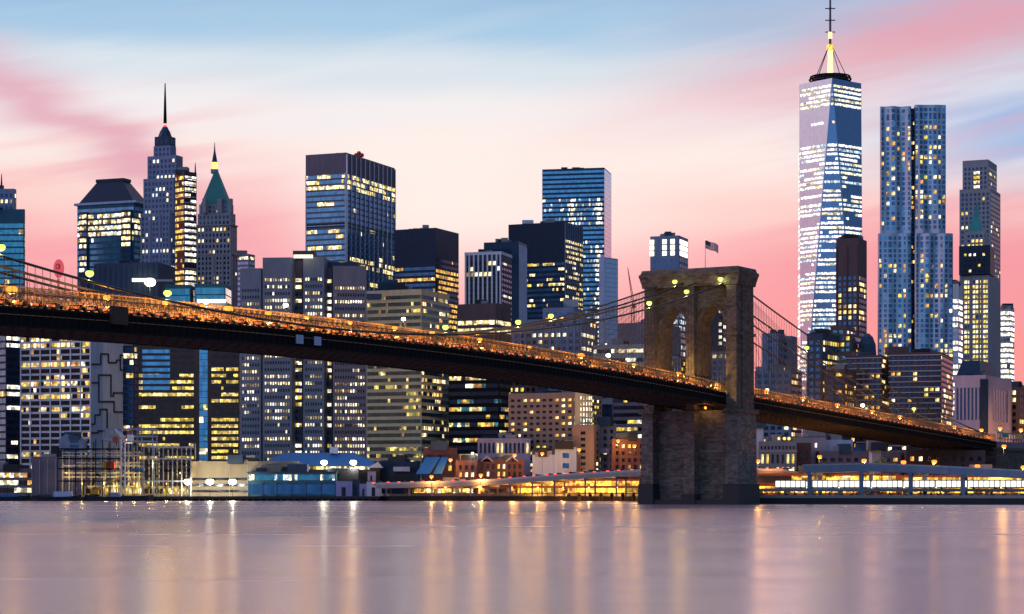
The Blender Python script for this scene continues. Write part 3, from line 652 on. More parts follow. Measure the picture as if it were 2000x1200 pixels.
b_.ribbon([(lerp2(*f[0], .62), lerp2(*f[0], .98))], 60, Z(560, 1560), 4.6, .62, 5, LIT(1, 1, 1, PAL_WH), 'g_dark'); b_.ribbon(f[1:], 60, Z(560, 1560), 4.6, .62, 3, LIT(.8, .6, .3, ['cool', 'teal']), 'g_blue'); b_.done()
b_, p, f, z1 = tower('office_tower', 'deep blue tower with one lit window column seen through right arch', 1368, 1412, 1470, 566, 1500, 20, 'dark_blue', None)
bm = MB()
b_.punch([(lerp2(*f[0], .80), lerp2(*f[0], .96))], 60, z1-4, 4.4, 6, .8, .5, LIT(1, .95, .95, ['pale']), 'g_dark', 0); b_.punch(f[1:], 60, z1-2, 4.4, 3.5, .5, .5, LIT(.6, .6, .3, PAL_WH), 'g_deep'); b_.done()
b_, p, f, z1 = tower('apartment_building', 'grey apartment block seen low through the right arch', 1340, 1428, 1462, 690, 1180, 20, 'granite_grey', 'punch', fh=3.2, bay=3.2, wf=.6, lit=LIT(.5, .3, .06, PAL_Y, 1), dark='g_navy'); b_.done()
b_, p, f, z1 = tower('apartment_building', 'grey apartment block seen low through the left arch', 1290, 1330, 1352, 704, 1190, 20, 'mauve', 'punch', fh=3.2, bay=3.2, wf=.6, lit=LIT(.5, .35, .08, PAL_Y, 1), dark='g_navy'); b_.done()
# ------------------------------------------------------------------ right of the stone tower
p = rect(1488, 1538, 1557, 1300, 22); b_ = Bd('office_tower', 'grey twin stack tower right of the stone bridge tower', p)
for a, n_, c, t0 in ((1488, 1520, 1534, 654), (1524, 1546, 1557, 657)):
    q = rect(a, n_, c, 1300 if a < 1500 else 1312, 22); b_.mass(q, GZ, Z(t0, 1300), 'lime_blue', 'shaft'); b_.punch(b_.front(q), 40, Z(t0+6, 1300), 4, 5, .3, .4, LIT(.1, .2, .02, PAL_W), 'g_navy')
for px in (1510, 1525):
    bm = MB(); x = (px-1000)/F*1315; bm.tube([(x, 1315, Z(654, 1300)), (x, 1315, Z(641, 1300))], 2.0, 'slate', 10); b_.add(bm, 'flue')
b_.done()
b_, p, f, z1 = tower('office_building', 'low pale block with warm windows at foot of the twin stack tower', 1474, 1545, 1566, 727, 1180, 22, 'lime_blue', 'punch', fh=3.6, bay=3.4, wf=.6, lit=LIT(.6, .4, .1, ['warm', 'pale', 'amber'], 2), dark='g_navy')
b_.boxon(1480, 1510, 716, 727, 1195, 8, 'lilac', 'roof_unit'); b_.boxon(1516, 1530, 712, 727, 1195, 6, 'slate', 'roof_unit'); b_.done()

# the tallest tower: square base twisting to a square turned 45 degrees
Yt = 2127; cx = (1621.5-1000)/F*(Yt+30); cy = Yt+30; ph = radians(-5); r0 = 30.8; zb, zt = 40.0, Z(153, Yt)
base = [(cx+r0*sqrt(2)*cos(ph+pi/4+pi/2*i), cy+r0*sqrt(2)*sin(ph+pi/4+pi/2*i)) for i in range(4)]   # CCW from NE
topq = [(cx+r0*cos(ph+pi/2*i), cy+r0*sin(ph+pi/2*i)) for i in range(4)]                               # E N W S
b_ = Bd('skyscraper', 'tallest glass tower with chamfered triangular faces, lit floors and antenna mast', base)
b_.mass(base, GZ, zb, 'g_blue', 'podium', parapet=False)
bm = MB()
for i in range(4):   # base i (NE,NW,SW,SE); top i (E,N,W,S)
    j = (i+1) % 4
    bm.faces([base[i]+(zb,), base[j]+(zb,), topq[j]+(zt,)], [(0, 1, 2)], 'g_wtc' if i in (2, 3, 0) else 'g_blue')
    bm.faces([base[i]+(zb,), topq[j]+(zt,), topq[i]+(zt,)], [(0, 1, 2)], 'g_lav' if i == 2 else 'g_wtc')  # left face takes paler glass, painting in the bright sky it reflects
bm.faces([q+(zt,) for q in topq], [(0, 1, 2, 3)], 'charcoal')
b_.add(bm, 'curtain_wall')
def planpoly(z):
    t = (z-zb)/(zt-zb); out = []
    for i in range(4):      # between base edge i->i+1 (with top corner i+1) : going CCW
        j = (i+1) % 4
        out += [lerp2(base[i], topq[i], t), lerp2(base[i], topq[j], t)]
    return out               # 8 points CCW: corner i toward top i, toward top i+1
nf = 82; fh = (zt-zb)/nf
for r in range(nf):
    zc = zt-fh*(r+.62); z_a, z_b = zc-fh*.25, zc+fh*.25
    if r in (0,) or 6 <= r <= 13 and r not in (9,): continue
    pa, pb = planpoly(z_a), planpoly(z_b); bm = MB()
    for i in range(8):
        A0, A1 = pa[i], pa[(i+1) % 8]; B0, B1 = pb[i], pb[(i+1) % 8]
        d = (A1[0]-A0[0], A1[1]-A0[1]); L = sqrt(d[0]**2+d[1]**2)
        if L < 1.5 or not (d[1]*(-A0[0])+(-d[0])*(-A0[1]) > 0): continue
        nx, ny = d[1]/L*.5, -d[0]/L*.5; n = max(1, int(L/3.1))
        prob = .97 if r < 6 else (.12 if r == 9 else ([.97, .93, .85, .95, .6, .93][(r*7+i) % 6] if 14 <= r < 20 else random.choice([.97, .95, .8, .92, .5, .95])))
        if r in (30, 41, 47, 56, 57, 66, 67): prob = .12
        if i in (5,): prob = min(.97, prob+.12)
        on = False
        for k in range(n):
            if random.random() < .22 or k == 0: on = random.random() < prob; mm = random.choice(['white', 'white', 'pale', 'white', 'cool'] if r >= 14 else ['pale', 'white'])
            if not on: continue
            a, c = (k+.04)/n, (k+.96)/n; a = max(a, 1.0/L); c = min(c, 1-1.0/L)
            P = [lerp2(A0, A1, a), lerp2(A0, A1, c), lerp2(B0, B1, c), lerp2(B0, B1, a)]
            bm.face([(P[0][0]+nx, P[0][1]+ny, z_a), (P[1][0]+nx, P[1][1]+ny, z_a), (P[2][0]+nx, P[2][1]+ny, z_b), (P[3][0]+nx, P[3][1]+ny, z_b)], mm)
    if bm.f: b_.add(bm, 'window_band')
for r_, za, th in ((20.0, zt+1.5, .9), (20.8, zt+4.2, .7), (19.6, zt+6.6, .9)):
    bm = MB(); bm.tube([(cx+r_*cos(2*pi*i/32), cy+r_*sin(2*pi*i/32), za) for i in range(33)], th, 'steel_dark', 6); b_.add(bm, 'roof_ring')
bm = MB()
for i in range(16):
    a = 2*pi*i/16; bm.bar((cx+20*cos(a), cy+20*sin(a), zt), (cx+20*cos(a), cy+20*sin(a), zt+6.6), .5, 'steel_dark')
b_.add(bm, 'ring_frame')
bm = MB(); bm.tube([(cx, cy, zt), (cx, cy, zt+6.4)], 17.5, 'mauve', 32); b_.add(bm, 'roof_drum')
zz = lambda py: Z(py, Yt+30)
bm = MB(); bm.tube([(cx, cy, zt), (cx, cy, zz(140)), (cx, cy, zz(112)), (cx, cy, zz(100))], [3.4, 2.9, 2.3, 2.6], 'mast_light', 10); b_.add(bm, 'mast_base')
bm = MB(); bm.tube([(cx, cy, zz(100)), (cx, cy, zz(88))], [3.5, 3.2], 'gold', 10); b_.add(bm, 'mast_collar')
bm = MB(); bm.tube([(cx, cy, zz(88)), (cx, cy, zz(40)), (cx, cy, zz(-20)), (cx, cy, zz(-95))], [1.3, 1.1, .9, .4], 'mauve', 8); mast = b_.add(bm, 'antenna_mast')
bm = MB(); bm.tube([(cx, cy, zz(76)), (cx, cy, zz(63))], 2.0, 'mast_light', 8); b_.add(bm, 'mast_lamp', mast)
for py in (63, 40, 17, -8):
    bm = MB(); bm.bar((cx-5, cy, zz(py)), (cx+5, cy, zz(py)), .9, 'steel_brown'); bm.bar((cx, cy-5, zz(py)), (cx, cy+5, zz(py)), .9, 'steel_brown'); b_.add(bm, 'crossarm', mast)
for i in range(4):
    a = pi/4+pi/2*i; bm = MB(); bm.bar((cx+19*cos(a), cy+19*sin(a), zt+6.6), (cx+2.5*cos(a), cy+2.5*sin(a), zz(92)), .55, 'steel_brown'); b_.add(bm, 'guy_cable')
b_.done()

# brown slim tower in front of it
p = rect(1633, 1677, 1693, 1330, 24); z1 = Z(468, 1330); b_ = Bd('apartment_tower', 'slim dark brown tower in front of the tallest glass tower', p)
b_.mass(p, GZ, z1, 'brown'); f = b_.front(p)
b_.punch(f, 40, z1-22, 3.5, 2.7, .55, .6, LIT(.7, .4, .2, ['pale', 'warm', 'yellow', 'dim'], 2), 'g_deep'); b_.fins(f[:1], 40, z1-4, 4.8, 'red_brick', .7, .6); b_.boxon(1640, 1686, 462, 470, 1340, 8, 'mauve', 'roof_unit'); b_.done()
p = rect(1576, 1606, 1640, 1150, 30); z1 = Z(655, 1150); b_ = Bd('office_building', 'blue grey block with a stepped top left of red brick setback tower', p)
b_.mass(p, GZ, z1, 'slate'); b_.punch(b_.front(p), 20, z1-2, 3.7, 3.2, .6, .6, LIT(.35, .4, .08, PAL_Y, 2), 'g_deep'); b_.mass(rect(1590, 1606, 1622, 1155, 30), z1, Z(640, 1150), 'slate', 'penthouse'); b_.done()
b_ = Bd('apartment_tower', 'setback red brick tower with teal windows and curved top at right', rect(1603, 1668, 1706, 1165, 22))
Lr = LIT(.4, .35, .06, ['warm', 'yellow', 'pale'], 1)
for a, n_, c, t0, Y_ in ((1603, 1668, 1712, 690, 1165), (1606, 1664, 1694, 652, 1168), (1622, 1652, 1670, 640, 1174)):
    q = rect(a, n_, c, Y_, 22); b_.mass(q, GZ if t0 == 690 else Z(692, 1165), Z(t0, Y_), 'brown'); b_.punch(b_.front(q), 20 if t0 == 690 else Z(690, 1165), Z(t0+3, Y_), 3.6, 2.9, .6, .6, Lr, 'g_teal')
bm = MB(); bx_, by_ = W(1694, 1180); bm.tube([(bx_, by_, Z(692, 1165)), (bx_, by_, Z(670, 1165)), (bx_, by_, Z(655, 1165)), (bx_, by_, Z(648, 1165))], [5.0, 4.6, 3, 1], 'slate', 10); b_.add(bm, 'dome'); b_.done()
b_, p, f, z1 = tower('apartment_building', 'short dark brick block with lit flats left of the banded blocks', 1610, 1650, 1672, 726, 1090, 22, 'red_brick', 'punch', fh=3.0, bay=3, wf=.65, lit=LIT(.5, .35, .1, PAL_A, 1), dark='g_navy'); b_.done()

# rippled steel apartment tower
Ys = 1445; b_ = Bd('skyscraper', 'rippled steel apartment tower with two folded shafts and scattered amber windows', rect(1716, 1842, 1862, Ys, 15))
def ripple(pl, pr, py0, py1, Y, depth, ph_, amp, nu=26, nz=26, bay=3.0, fh=3.35):
    x0, x1 = (pl-1000)/F*Y, (pr-1000)/F*Y; z0_, z1_ = (Z(py1, Y) if py1 < 900 else GZ), Z(py0, Y); k0 = 2*pi/11.0
    def P(u, z):
        e = min(u, 1-u); x = x0+(x1-x0)*u; wv = amp*sin(k0*(x-x0)+ph_+1.3*sin(z*.021+ph_))*(.55+.45*sin(z*.033+x*.12))
        return (x, Y+wv+max(0, .05-e)**2*400, z)
    bm = MB(); vs, fs = [], []
    for j in range(nz+1):
        for i in range(nu+1): vs.append(P(i/nu, z0_+(z1_-z0_)*j/nz))
    for j in range(nz):
        for i in range(nu): a = j*(nu+1)+i; fs.append((a, a+1, a+nu+2, a+nu+1))
    bm.faces(vs, fs, 'steel_panel'); y0 = P(0, z0_)[1]
    bm.faces([(x0, y0, z0_), (x0+depth*.2, Y+depth, z0_), (x1, Y+depth, z0_), (x1, y0, z0_), (x0, y0, z1_), (x0+depth*.2, Y+depth, z1_), (x1, Y+depth, z1_), (x1, y0, z1_)], [(1, 0, 4, 5), (2, 1, 5, 6), (3, 2, 6, 7)], 'steel_panel')
    top = [P(i/nu, z1_) for i in range(nu+1)]+[(x1, Y+depth, z1_), (x0+depth*.2, Y+depth, z1_)]; bm.faces(top, [tuple(range(len(top)))], 'charcoal')
    b_.add(bm, 'rippled_wall')
    n = int((z1_-z0_)/fh); nc = max(2, int((x1-x0)/bay)); on = [[None]*nc for _ in range(n)]
    for r in range(n):
        fl = random.random()
        for c in range(nc):
            if r > 3 and random.random() < (.34 if fl < .3 else .12): on[r][c] = random.choice(['warm', 'amber', 'yellow', 'pale', 'warm'])
            z = z1_-fh*(r+.5)-(1.5 if r < 2 else 0); u = (c+.5)/nc; p_ = P(u, z); e = .01; pa, pb = P(u-e, z), P(u+e, z); tx, ty = pb[0]-pa[0], pb[1]-pa[1]; L = sqrt(tx*tx+ty*ty)
            b_.wins.append((p_[0], p_[1]-.05, z, tx/L, ty/L, bay*(.45+.3*((c*7)%5)/4), fh*.66, on[r][c] or ('g_blue' if random.random() < .25 else 'g_deep')))
ripple(1719, 1780, 208, 456, Ys, 30, .4, 1.3); ripple(1786, 1848, 205, 456, Ys, 30, 2.1, 1.3)
ripple(1715, 1781, 456, 960, Ys-3, 34, 1.4, 1.2); ripple(1787, 1862, 456, 960, Ys-3, 34, .1, 1.3)
q = rect(1776, 1791, None, Ys+6, 2, 25); b_.mass(q, GZ, Z(212, Ys), 'slate', 'recess_wall'); b_.ribbon(b_.front(q)[:1], 30, Z(214, Ys), 3.35, .6, 1.6, LIT(.2, .7, .1, PAL_A), 'g_navy')
b_.done(100)

# stepped stone-coloured tower far right
Yp = 1853; b_ = Bd('skyscraper', 'pale limestone stepped tower standing tallest at far right', rect(1874, 1940, 1954, Yp, 24)); Lp = LIT(.3, .35, .06, ['pale', 'warm', 'yellow'], 2)
q = rect(1874, 1935, 1954, Yp, 24); b_.mass(q, GZ, Z(370, Yp), 'lime'); b_.punch(b_.front(q), 60, Z(374, Yp), 4, 3.4, .5, .6, Lp, 'g_navy')
q = rect(1880, 1930, 1947, Yp+6, 24); b_.mass(q, Z(371, Yp), Z(312, Yp), 'lime'); b_.punch(b_.front(q), Z(368, Yp), Z(322, Yp), 4, 3.4, .5, .6, Lp, 'g_navy'); f = b_.front(q)
b_.punch([(lerp2(*f[0], .32), lerp2(*f[0], .78))], Z(440, Yp), Z(330, Yp), 4.2, 4.5, .6, .6, LIT(1, .8, .7, ['yellow', 'warm', 'pale'], 2), 'g_navy'); b_.mass(inset(q, 5), Z(312, Yp), Z(308, Yp), 'mauve', 'penthouse'); b_.done()
# gothic tower with scaffold netting
Yw = 1731; b_ = Bd('skyscraper', 'gothic tower with green peaked cap, dark scaffold netting and glowing yellow windows', rect(1876, 1940, 1954, Yw, 22))
q = rect(1876, 1932, 1954, Yw, 22); b_.mass(q, GZ, Z(540, Yw), 'lime'); f = b_.front(q)
for a, c in ((.12, .36), (.42, .72), (.78, .99)): b_.punch([(lerp2(*f[0], a), lerp2(*f[0], c))], 90, Z(545, Yw), 4.1, 2.0, .75, .6, LIT(1, .93, .93, ['warm', 'pale', 'yellow'], 2), 'g_navy', 0)
b_.fins(f[:1], 60, Z(538, Yw), 6.5, 'lime', 1.2, .7, 'pier')
q = rect(1873, 1934, 1942, Yw-2, 20); b_.mass(q, Z(536, Yw), Z(482, Yw), 'navy', 'scaffold_netting', 'navy'); f = b_.front(q)
b_.punch([(lerp2(*f[0], .1), lerp2(*f[0], .9))], Z(534, Yw), Z(492, Yw), 4.2, 3.4, .5, .45, LIT(.9, .5, .4, PAL_Y, 1), 'g_black')
q = rect(1886, 1922, 1930, Yw+8, 18); b_.mass(q, Z(484, Yw), Z(452, Yw), 'lime', 'upper_shaft'); b_.punch(b_.front(q)[:1], Z(482, Yw), Z(454, Yw), 4, 3, .6, .55, LIT(1, .8, .8, ['yellow', 'warm']), 'g_navy')
q0 = [lerp2(q[i], q[(i+2) % 4], .06) for i in range(4)]; t = [lerp2(q[i], q[(i+2) % 4], .33) for i in range(4)]; t2 = [lerp2(q[i], q[(i+2) % 4], .47) for i in range(4)]
b_.mass(q0, Z(452, Yw), Z(418, Yw), 'copper', 'copper_cap', 'copper', t); b_.mass(t, Z(418, Yw), Z(388, Yw), 'copper', 'copper_tip', 'copper', t2); b_.done()
b_, p, f, z1 = tower('office_tower', 'narrow white lit building between steel and gothic towers', 1854, 1872, 1880, 557, 1640, 22, 'fin_white', None)
b_.ribbon(f, 60, z1-10, 4.6, .6, 2, LIT(.7, .95, .3, PAL_WH, 4), 'g_sky'); b_.done()
b_, p, f, z1 = tower('office_tower', 'thin tower of bright white floors at far right skyline', 1954, 1973, 1981, 602, 1900, 26, 'fin_white', None)
b_.ribbon(f, 60, z1-2, 4.6, .62, 2, LIT(1, .95, .8, PAL_WH, 4), 'g_sky'); b_.done()

# banded brick apartment slabs
def banded(label, pl, pn, pr, py, Y, ang):
    p = rect(pl, pn, pr, Y, ang); z1 = Z(py, Y); b = Bd('apartment_building', label, p); b.mass(p, GZ, z1, 'red_brick'); f = b.front(p); fh = 2.75; n = int((z1-16)/fh)
    for i in range(n):
        z = z1-fh*i; b.mass(inset(p, -.7), z-.5, z, 'pale_concrete', 'floor_slab', 'pale_concrete', parapet=False)
    b.punch(f, z1-fh*n, z1-.3, fh, 2.7, .62, .55, LIT(.6, .24, .07, ['warm', 'amber', 'yellow', 'pale'], 2), 'g_navy', .5); return b
b_ = banded('red brick apartment slab with pale floor lines, the shorter left one', 1652, 1722, 1738, 698, 1120, 20); b_.boxon(1668, 1700, 688, 697, 1132, 8, 'brown', 'roof_unit'); b_.done()
b_ = banded('red brick apartment slab with pale floor lines and a dark penthouse', 1737, 1838, 1861, 692, 1105, 18); b_.boxon(1735, 1776, 677, 691, 1122, 10, 'brown', 'penthouse'); b_.boxon(1812, 1830, 684, 691, 1118, 6, 'mauve', 'roof_unit'); b_.done()

# pale block with dark mansard
p = rect(1864, 1925, 1976, 1050, 26); z1 = Z(737, 1050); b_ = Bd('office_building', 'pale windowless block with narrow slots and a dark mansard roof', p)
b_.mass(p, GZ, z1, 'lilac'); f = b_.front(p)
for s_, (a, c), st in ((f[0], (.1, .82), 7), (f[1], (.3, .8), 6)):
    for i in range(st):
        u = a+(c-a)*i/(st-1); A, B = lerp2(*s_, u-.03), lerp2(*s_, u+.03); L = sqrt((B[0]-A[0])**2+(B[1]-A[1])**2); nx, ny = (B[1]-A[1])/L*.15, -(B[0]-A[0])/L*.15
        bm = MB(); bm.prism([(A[0]+nx, A[1]+ny), (B[0]+nx, B[1]+ny), B, A], Z(820, 1050), Z(757, 1050), 'g_navy'); b_.add(bm, 'slot_window')
bm = MB(); A = f[0][1]; bm.box(A[0]-2.5, A[0]+1.2, A[1]-.6, A[1]+3, GZ, Z(741, 1050), 'navy'); b_.add(bm, 'corner_shade_strip')  # raised navy strip paints the shade of a corner slit as colour
q = rect(1868, 1915, 1948, 1058, 26); t = [lerp2(q[i], q[(i+2) % 4], .14) for i in range(4)]; b_.mass(q, z1, Z(731, 1050), 'navy', 'roof_base', parapet=False); b_.mass(q, Z(731, 1050), Z(701, 1050), 'navy', 'mansard_roof', 'navy', t)
b_.done()
b_, p, f, z1 = tower('office_building', 'dark brown block beyond the mansard building at right edge', 1960, 1990, 2010, 760, 1100, 30, 'brown', 'punch', fh=3.6, bay=3, lit=LIT(.5, .3, .1, PAL_Y), dark='g_black'); b_.done()
b_, p, f, z1 = tower('office_building', 'pale block with lit white floors cut by right edge', 1984, 2040, 2080, 764, 1250, 20, 'lime_blue', 'ribbon', fh=4, hf=.5, bay=2, lit=LIT(.7, .7, .2, ['pale', 'warm', 'white']), dark='g_sky'); b_.done()

# ------------------------------------------------------------------ red oval sign on its mast, construction cranes
x, y = W(115, 1700); t = thing('rooftop_sign', 'red oval sign on a thin mast against the pink sky', 'sign', (x, y, GZ))
bm = MB(); bm.tube([(x, y, 60), (x, y, Z(545, 1700))], .5, 'rust', 6); bm.build('mast', t, (x, y, GZ))
bm = MB(); n = 28; bm.prism([(x+4.2*cos(2*pi*i/n), 7.4*sin(2*pi*i/n)) for i in range(n)], 0, .6, 'sign_red_lit'); bm.v = [(a, y-c, Z(525, 1700)+b2) for a, b2, c in bm.v]; bm.build('disc', t, (x, y, GZ))
bm = MB(); zc = Z(521, 1700)
bm.tube([(x-.6+1.5*cos(a*pi/8), y-.9, zc+2.0*sin(a*pi/8)) for a in range(17)], .3, 'dark_stone', 5); bm.bar((x+.2, y-.9, zc+2), (x+.2, y-.9, zc-2.2), .45, 'dark_stone'); bm.build('emblem', t, (x, y, GZ))
def crane(px, Y, py0, py1, tipx, tipy, m, label):
    x, y = W(px, Y); t = thing('tower_crane', label, 'crane', (x, y, GZ)); bm = MB(); z0, z1 = max(Z(py1, Y), GZ), Z(py0, Y); w_ = .9
    for sx_ in (-w_, w_):
        for sy_ in (-w_, w_): bm.bar((x+sx_, y+sy_, z0), (x+sx_, y+sy_, z1), .35, m)
    k = int((z1-z0)/2.4)
    for i in range(k): a = z0+(z1-z0)*i/k; c = z0+(z1-z0)*(i+1)/k; s_ = 1 if i % 2 else -1; bm.bar((x-w_*s_, y-w_, a), (x+w_*s_, y-w_, c), .25, m); bm.bar((x-w_, y-w_*s_, a), (x-w_, y+w_*s_, c), .25, m)
    bm.build('crane_mast', t, (x, y, GZ)); tx, tz = (tipx-1000)/F*Y, Z(tipy, Y); bm = MB(); n = 10
    for o_ in (-.7, .7): bm.bar((x, y+o_, z1), (tx, y+o_*.4, tz), .35, m)
    dx_, dz_ = tx-x, tz-z1; L = sqrt(dx_*dx_+dz_*dz_); ox, oz = -dz_/L*1.5, dx_/L*1.5
    if oz < 0: ox, oz = -ox, -oz
    bm.bar((x+ox, y, z1+oz), (tx, y, tz), .35, m)
    for i in range(n):
        a, c = i/n, (i+.5)/n; bm.bar((x+dx_*a, y, z1+dz_*a), (x+dx_*c+ox*(1-c), y, z1+dz_*c+oz*(1-c)), .22, m); bm.bar((x+dx_*c+ox*(1-c), y, z1+dz_*c+oz*(1-c)), (x+dx_*(i+1)/n, y, z1+dz_*(i+1)/n), .22, m)
    bm.build('jib', t, (x, y, GZ)); bm = MB(); bm.box(x-dx_/L*5-1.2, x-dx_/L*5+1.2, y-1, y+1, z1-.6, z1+2, m); bm.build('counterweight', t, (x, y, GZ)); return t
crane(1236, 1400, 600, 700, 1226, 523, 'crane_red', 'tall red lattice crane left of the stone bridge tower')
# ------------------------------------------------------------------ the suspension bridge
TX, TY = 66.4, 765.0; Nx, Ny = -.512, -.859; Wx, Wy = .859, -.512
def zr(t): return 45.4-1.05e-4*(t-243)**2 if t >= 0 else 39.2+t*.0385
def P(t, u, z): return (TX+Nx*t+Wx*u, TY+Ny*t+Wy*u, z)
def solve_t(px, u):      # the place along the bridge that shows at a column of the photo
    k = (px-1000)/F; return (TX+Wx*u-k*(TY+Wy*u))/(k*(-Ny)*-1*-1-Nx) if False else (TX+Wx*u-k*(TY+Wy*u))/(-(Nx-k*Ny))
BR = thing('suspension_bridge', 'stone towered suspension bridge crossing the river with lit deck and web of cables', 'bridge', (TX, TY, 0))
BO = (TX, TY, 0)
KU = .94
def bx(mb, u0, u1, n0, n1, z0, z1, m, tp=0.0):
    if KU: u0 *= KU; u1 *= KU
    a = [P(n1, u0, 0), P(n1, u1, 0), P(n0, u1, 0), P(n0, u0, 0)]; q = [P(n1-tp, u0+tp, 0), P(n1-tp, u1-tp, 0), P(n0+tp, u1-tp, 0), P(n0+tp, u0+tp, 0)]
    mb.prism([(p[0], p[1]) for p in a], z0, z1, m, None, [(p[0], p[1]) for p in q])
KU = 0
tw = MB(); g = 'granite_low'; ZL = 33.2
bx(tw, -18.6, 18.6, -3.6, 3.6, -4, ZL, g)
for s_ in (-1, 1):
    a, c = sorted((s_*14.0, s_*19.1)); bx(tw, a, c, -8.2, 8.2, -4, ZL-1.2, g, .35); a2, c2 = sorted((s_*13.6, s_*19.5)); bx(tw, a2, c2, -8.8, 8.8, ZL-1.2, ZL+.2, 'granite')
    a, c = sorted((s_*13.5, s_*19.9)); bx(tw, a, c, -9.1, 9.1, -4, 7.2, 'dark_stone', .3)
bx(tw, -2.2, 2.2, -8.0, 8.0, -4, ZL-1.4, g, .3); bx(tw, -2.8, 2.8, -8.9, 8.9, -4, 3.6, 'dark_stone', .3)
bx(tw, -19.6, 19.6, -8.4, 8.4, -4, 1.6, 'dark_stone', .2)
lower = tw.build('stone_tower', BR, BO)
tw = MB(); g = 'granite'; AC, AW, ZS, ZT, NT = 7.55, 5.75, 59.8, 78.6, 4.2
for u0, u1 in ((-17.4, -AC-AW), (-AC+AW, AC-AW), (AC+AW, 17.4)): bx(tw, u0, u1, -NT, NT, ZL+.2, ZT, g)
for s_ in (-1, 1):
    n = 12; prof = []
    for i in range(n+1):
        e = -AW+2*AW*i/n; z = ZS+sqrt(max((2*AW)**2-(abs(e)+AW)**2, 0))*1.08; prof.append((s_*AC+e, z))
    for (ua, za), (ub, zb_) in zip(prof, prof[1:]):
        f_, k_ = NT, -NT
        tw.face([P(f_, ua, za), P(f_, ub, zb_), P(f_, ub, ZT), P(f_, ua, ZT)], g); tw.face([P(k_, ub, zb_), P(k_, ua, za), P(k_, ua, ZT), P(k_, ub, ZT)], g)
        tw.face([P(k_, ua, za), P(k_, ub, zb_), P(f_, ub, zb_), P(f_, ua, za)], g)
    # raised pointed hood moulding round each arch
    for (ua, za), (ub, zb_) in zip(prof, prof[1:]):
        for fr in (NT+.01, -NT-.51):
            q = [(ua, za), (ub, zb_), (ub+(ub-s_*AC)*.16, zb_+1.1), (ua+(ua-s_*AC)*.16, za+1.1)]
            A = [P(fr+.5, *x_) for x_ in q]; B = [P(fr, *x_) for x_ in q]
            tw.faces(A+B, [(0, 1, 2, 3), (7, 6, 5, 4), (0, 4, 5, 1), (2, 6, 7, 3)], g)
for s_ in (-1, 1):
    a, c = sorted((s_*14.0, s_*18.15)); bx(tw, a, c, -7.3, 7.3, ZL+.2, 77.2, g, .15)
    a, c = sorted((s_*15.0, s_*18.6)); bx(tw, a, c, -3.0, 3.0, ZL+.2, 77.0, g, .15)
bx(tw, -1.6, 1.6, -7.2, 7.2, ZL+.2, 77.1, g, .15)
upper = tw.build('stone_shaft', lower, BO)
tw = MB()
bx(tw, -18.7, 18.7, -7.5, 7.5, 76.9, 78.6, g, -.25); bx(tw, -19.0, 19.0, -7.8, 7.8, 78.6, 80.6, g, -.5); bx(tw, -19.6, 19.6, -8.5, 8.5, 80.6, 81.7, g); bx(tw, -19.2, 19.2, -8.1, 8.1, 81.7, 83.2, g, .5)
tw.build('cornice', lower, BO)
tw = MB(); bx(tw, -19.9, 19.9, -5.8, 5.8, 59.6, 60.5, g) if False else None
for s_ in (-1, 1):
    a, c = sorted((s_*13.7, s_*18.6)); bx(tw, a, c, -7.7, 7.7, 59.3, 60.3, g)
bx(tw, -1.9, 1.9, -7.6, 7.6, 59.3, 60.3, g); tw.build('string_course', lower, BO)

KU = 0
T0, T1, ST = -292.0, 470.0, 2.3
NS = int((T1-T0)/ST); ts = [T0+ST*i for i in range(NS+1)]
def skip(t, u): return False
# deck slab, plate girders and floor beams
for nm, u0, u1, dz0, dz1, m in (('roadway', -12.6, -3.8, -.7, -.15, 'asphalt'), ('roadway', 3.8, 12.6, -.7, -.15, 'asphalt'), ('trackway', -3.8, 3.8, -.75, -.2, 'steel_dark')):
    b = MB(); vs, fs = [], []
    for t in ts[::2]:
        z = zr(t); vs += [P(t, u0, z+dz1), P(t, u1, z+dz1), P(t, u1, z+dz0), P(t, u0, z+dz0)]
    for i in range(len(ts[::2])-1):
        for k in range(4): fs.append((4*i+k, 4*i+(k+1) % 4, 4*i+4+(k+1) % 4, 4*i+4+k))
    b.faces(vs, fs, m); b.build(nm, BR, BO)
for u in (-13.2, 13.2):
    b = MB()
    for i in range(NS):
        t, q = ts[i], ts[i+1]
        b.bar(P(t, u, zr(t)-4.3), P(q, u, zr(q)-4.3), .5, 'steel_dark', .45); b.bar(P(t, u, zr(t)-.55), P(q, u, zr(q)-.55), .45, 'steel_dark', .5); b.bar(P(t, u, zr(t)-1.9), P(q, u, zr(q)-1.9), .2, 'steel_tan', .16)  # tan bar paints the lit edge line along the dark girder
        b.bar(P(t, u, zr(t)-4.2), P(t, u, zr(t)-.6), .3, 'steel_dark')
        uu = u*.99; b.faces([P(t, uu, zr(t)-4.1), P(q, uu, zr(q)-4.1), P(q, uu, zr(q)-.75), P(t, uu, zr(t)-.75)], [(0, 1, 2, 3)], 'steel_dark')
    b.build('deck_girder', BR, BO)
b = MB()
for i in range(NS):
    t, q = ts[i], ts[i+1]; b.face([P(t, -12.9, zr(t)-3.9), P(q, -12.9, zr(q)-3.9), P(q, 12.9, zr(q)-3.9), P(t, 12.9, zr(t)-3.9)], 'soffit')
    if i % 2 == 0: b.bar(P(t, -13, zr(t)-4.2), P(t, 13, zr(t)-4.2), .35, 'steel_brown', .6)
for u in (-8.5, -4, 0, 4, 8.5):
    for i in range(0, NS, 2): t, q = ts[i], ts[min(i+2, NS)]; b.bar(P(t, u, zr(t)-4.25), P(q, u, zr(q)-4.25), .3, 'steel_brown', .4)
b.build('deck_soffit', BR, BO)
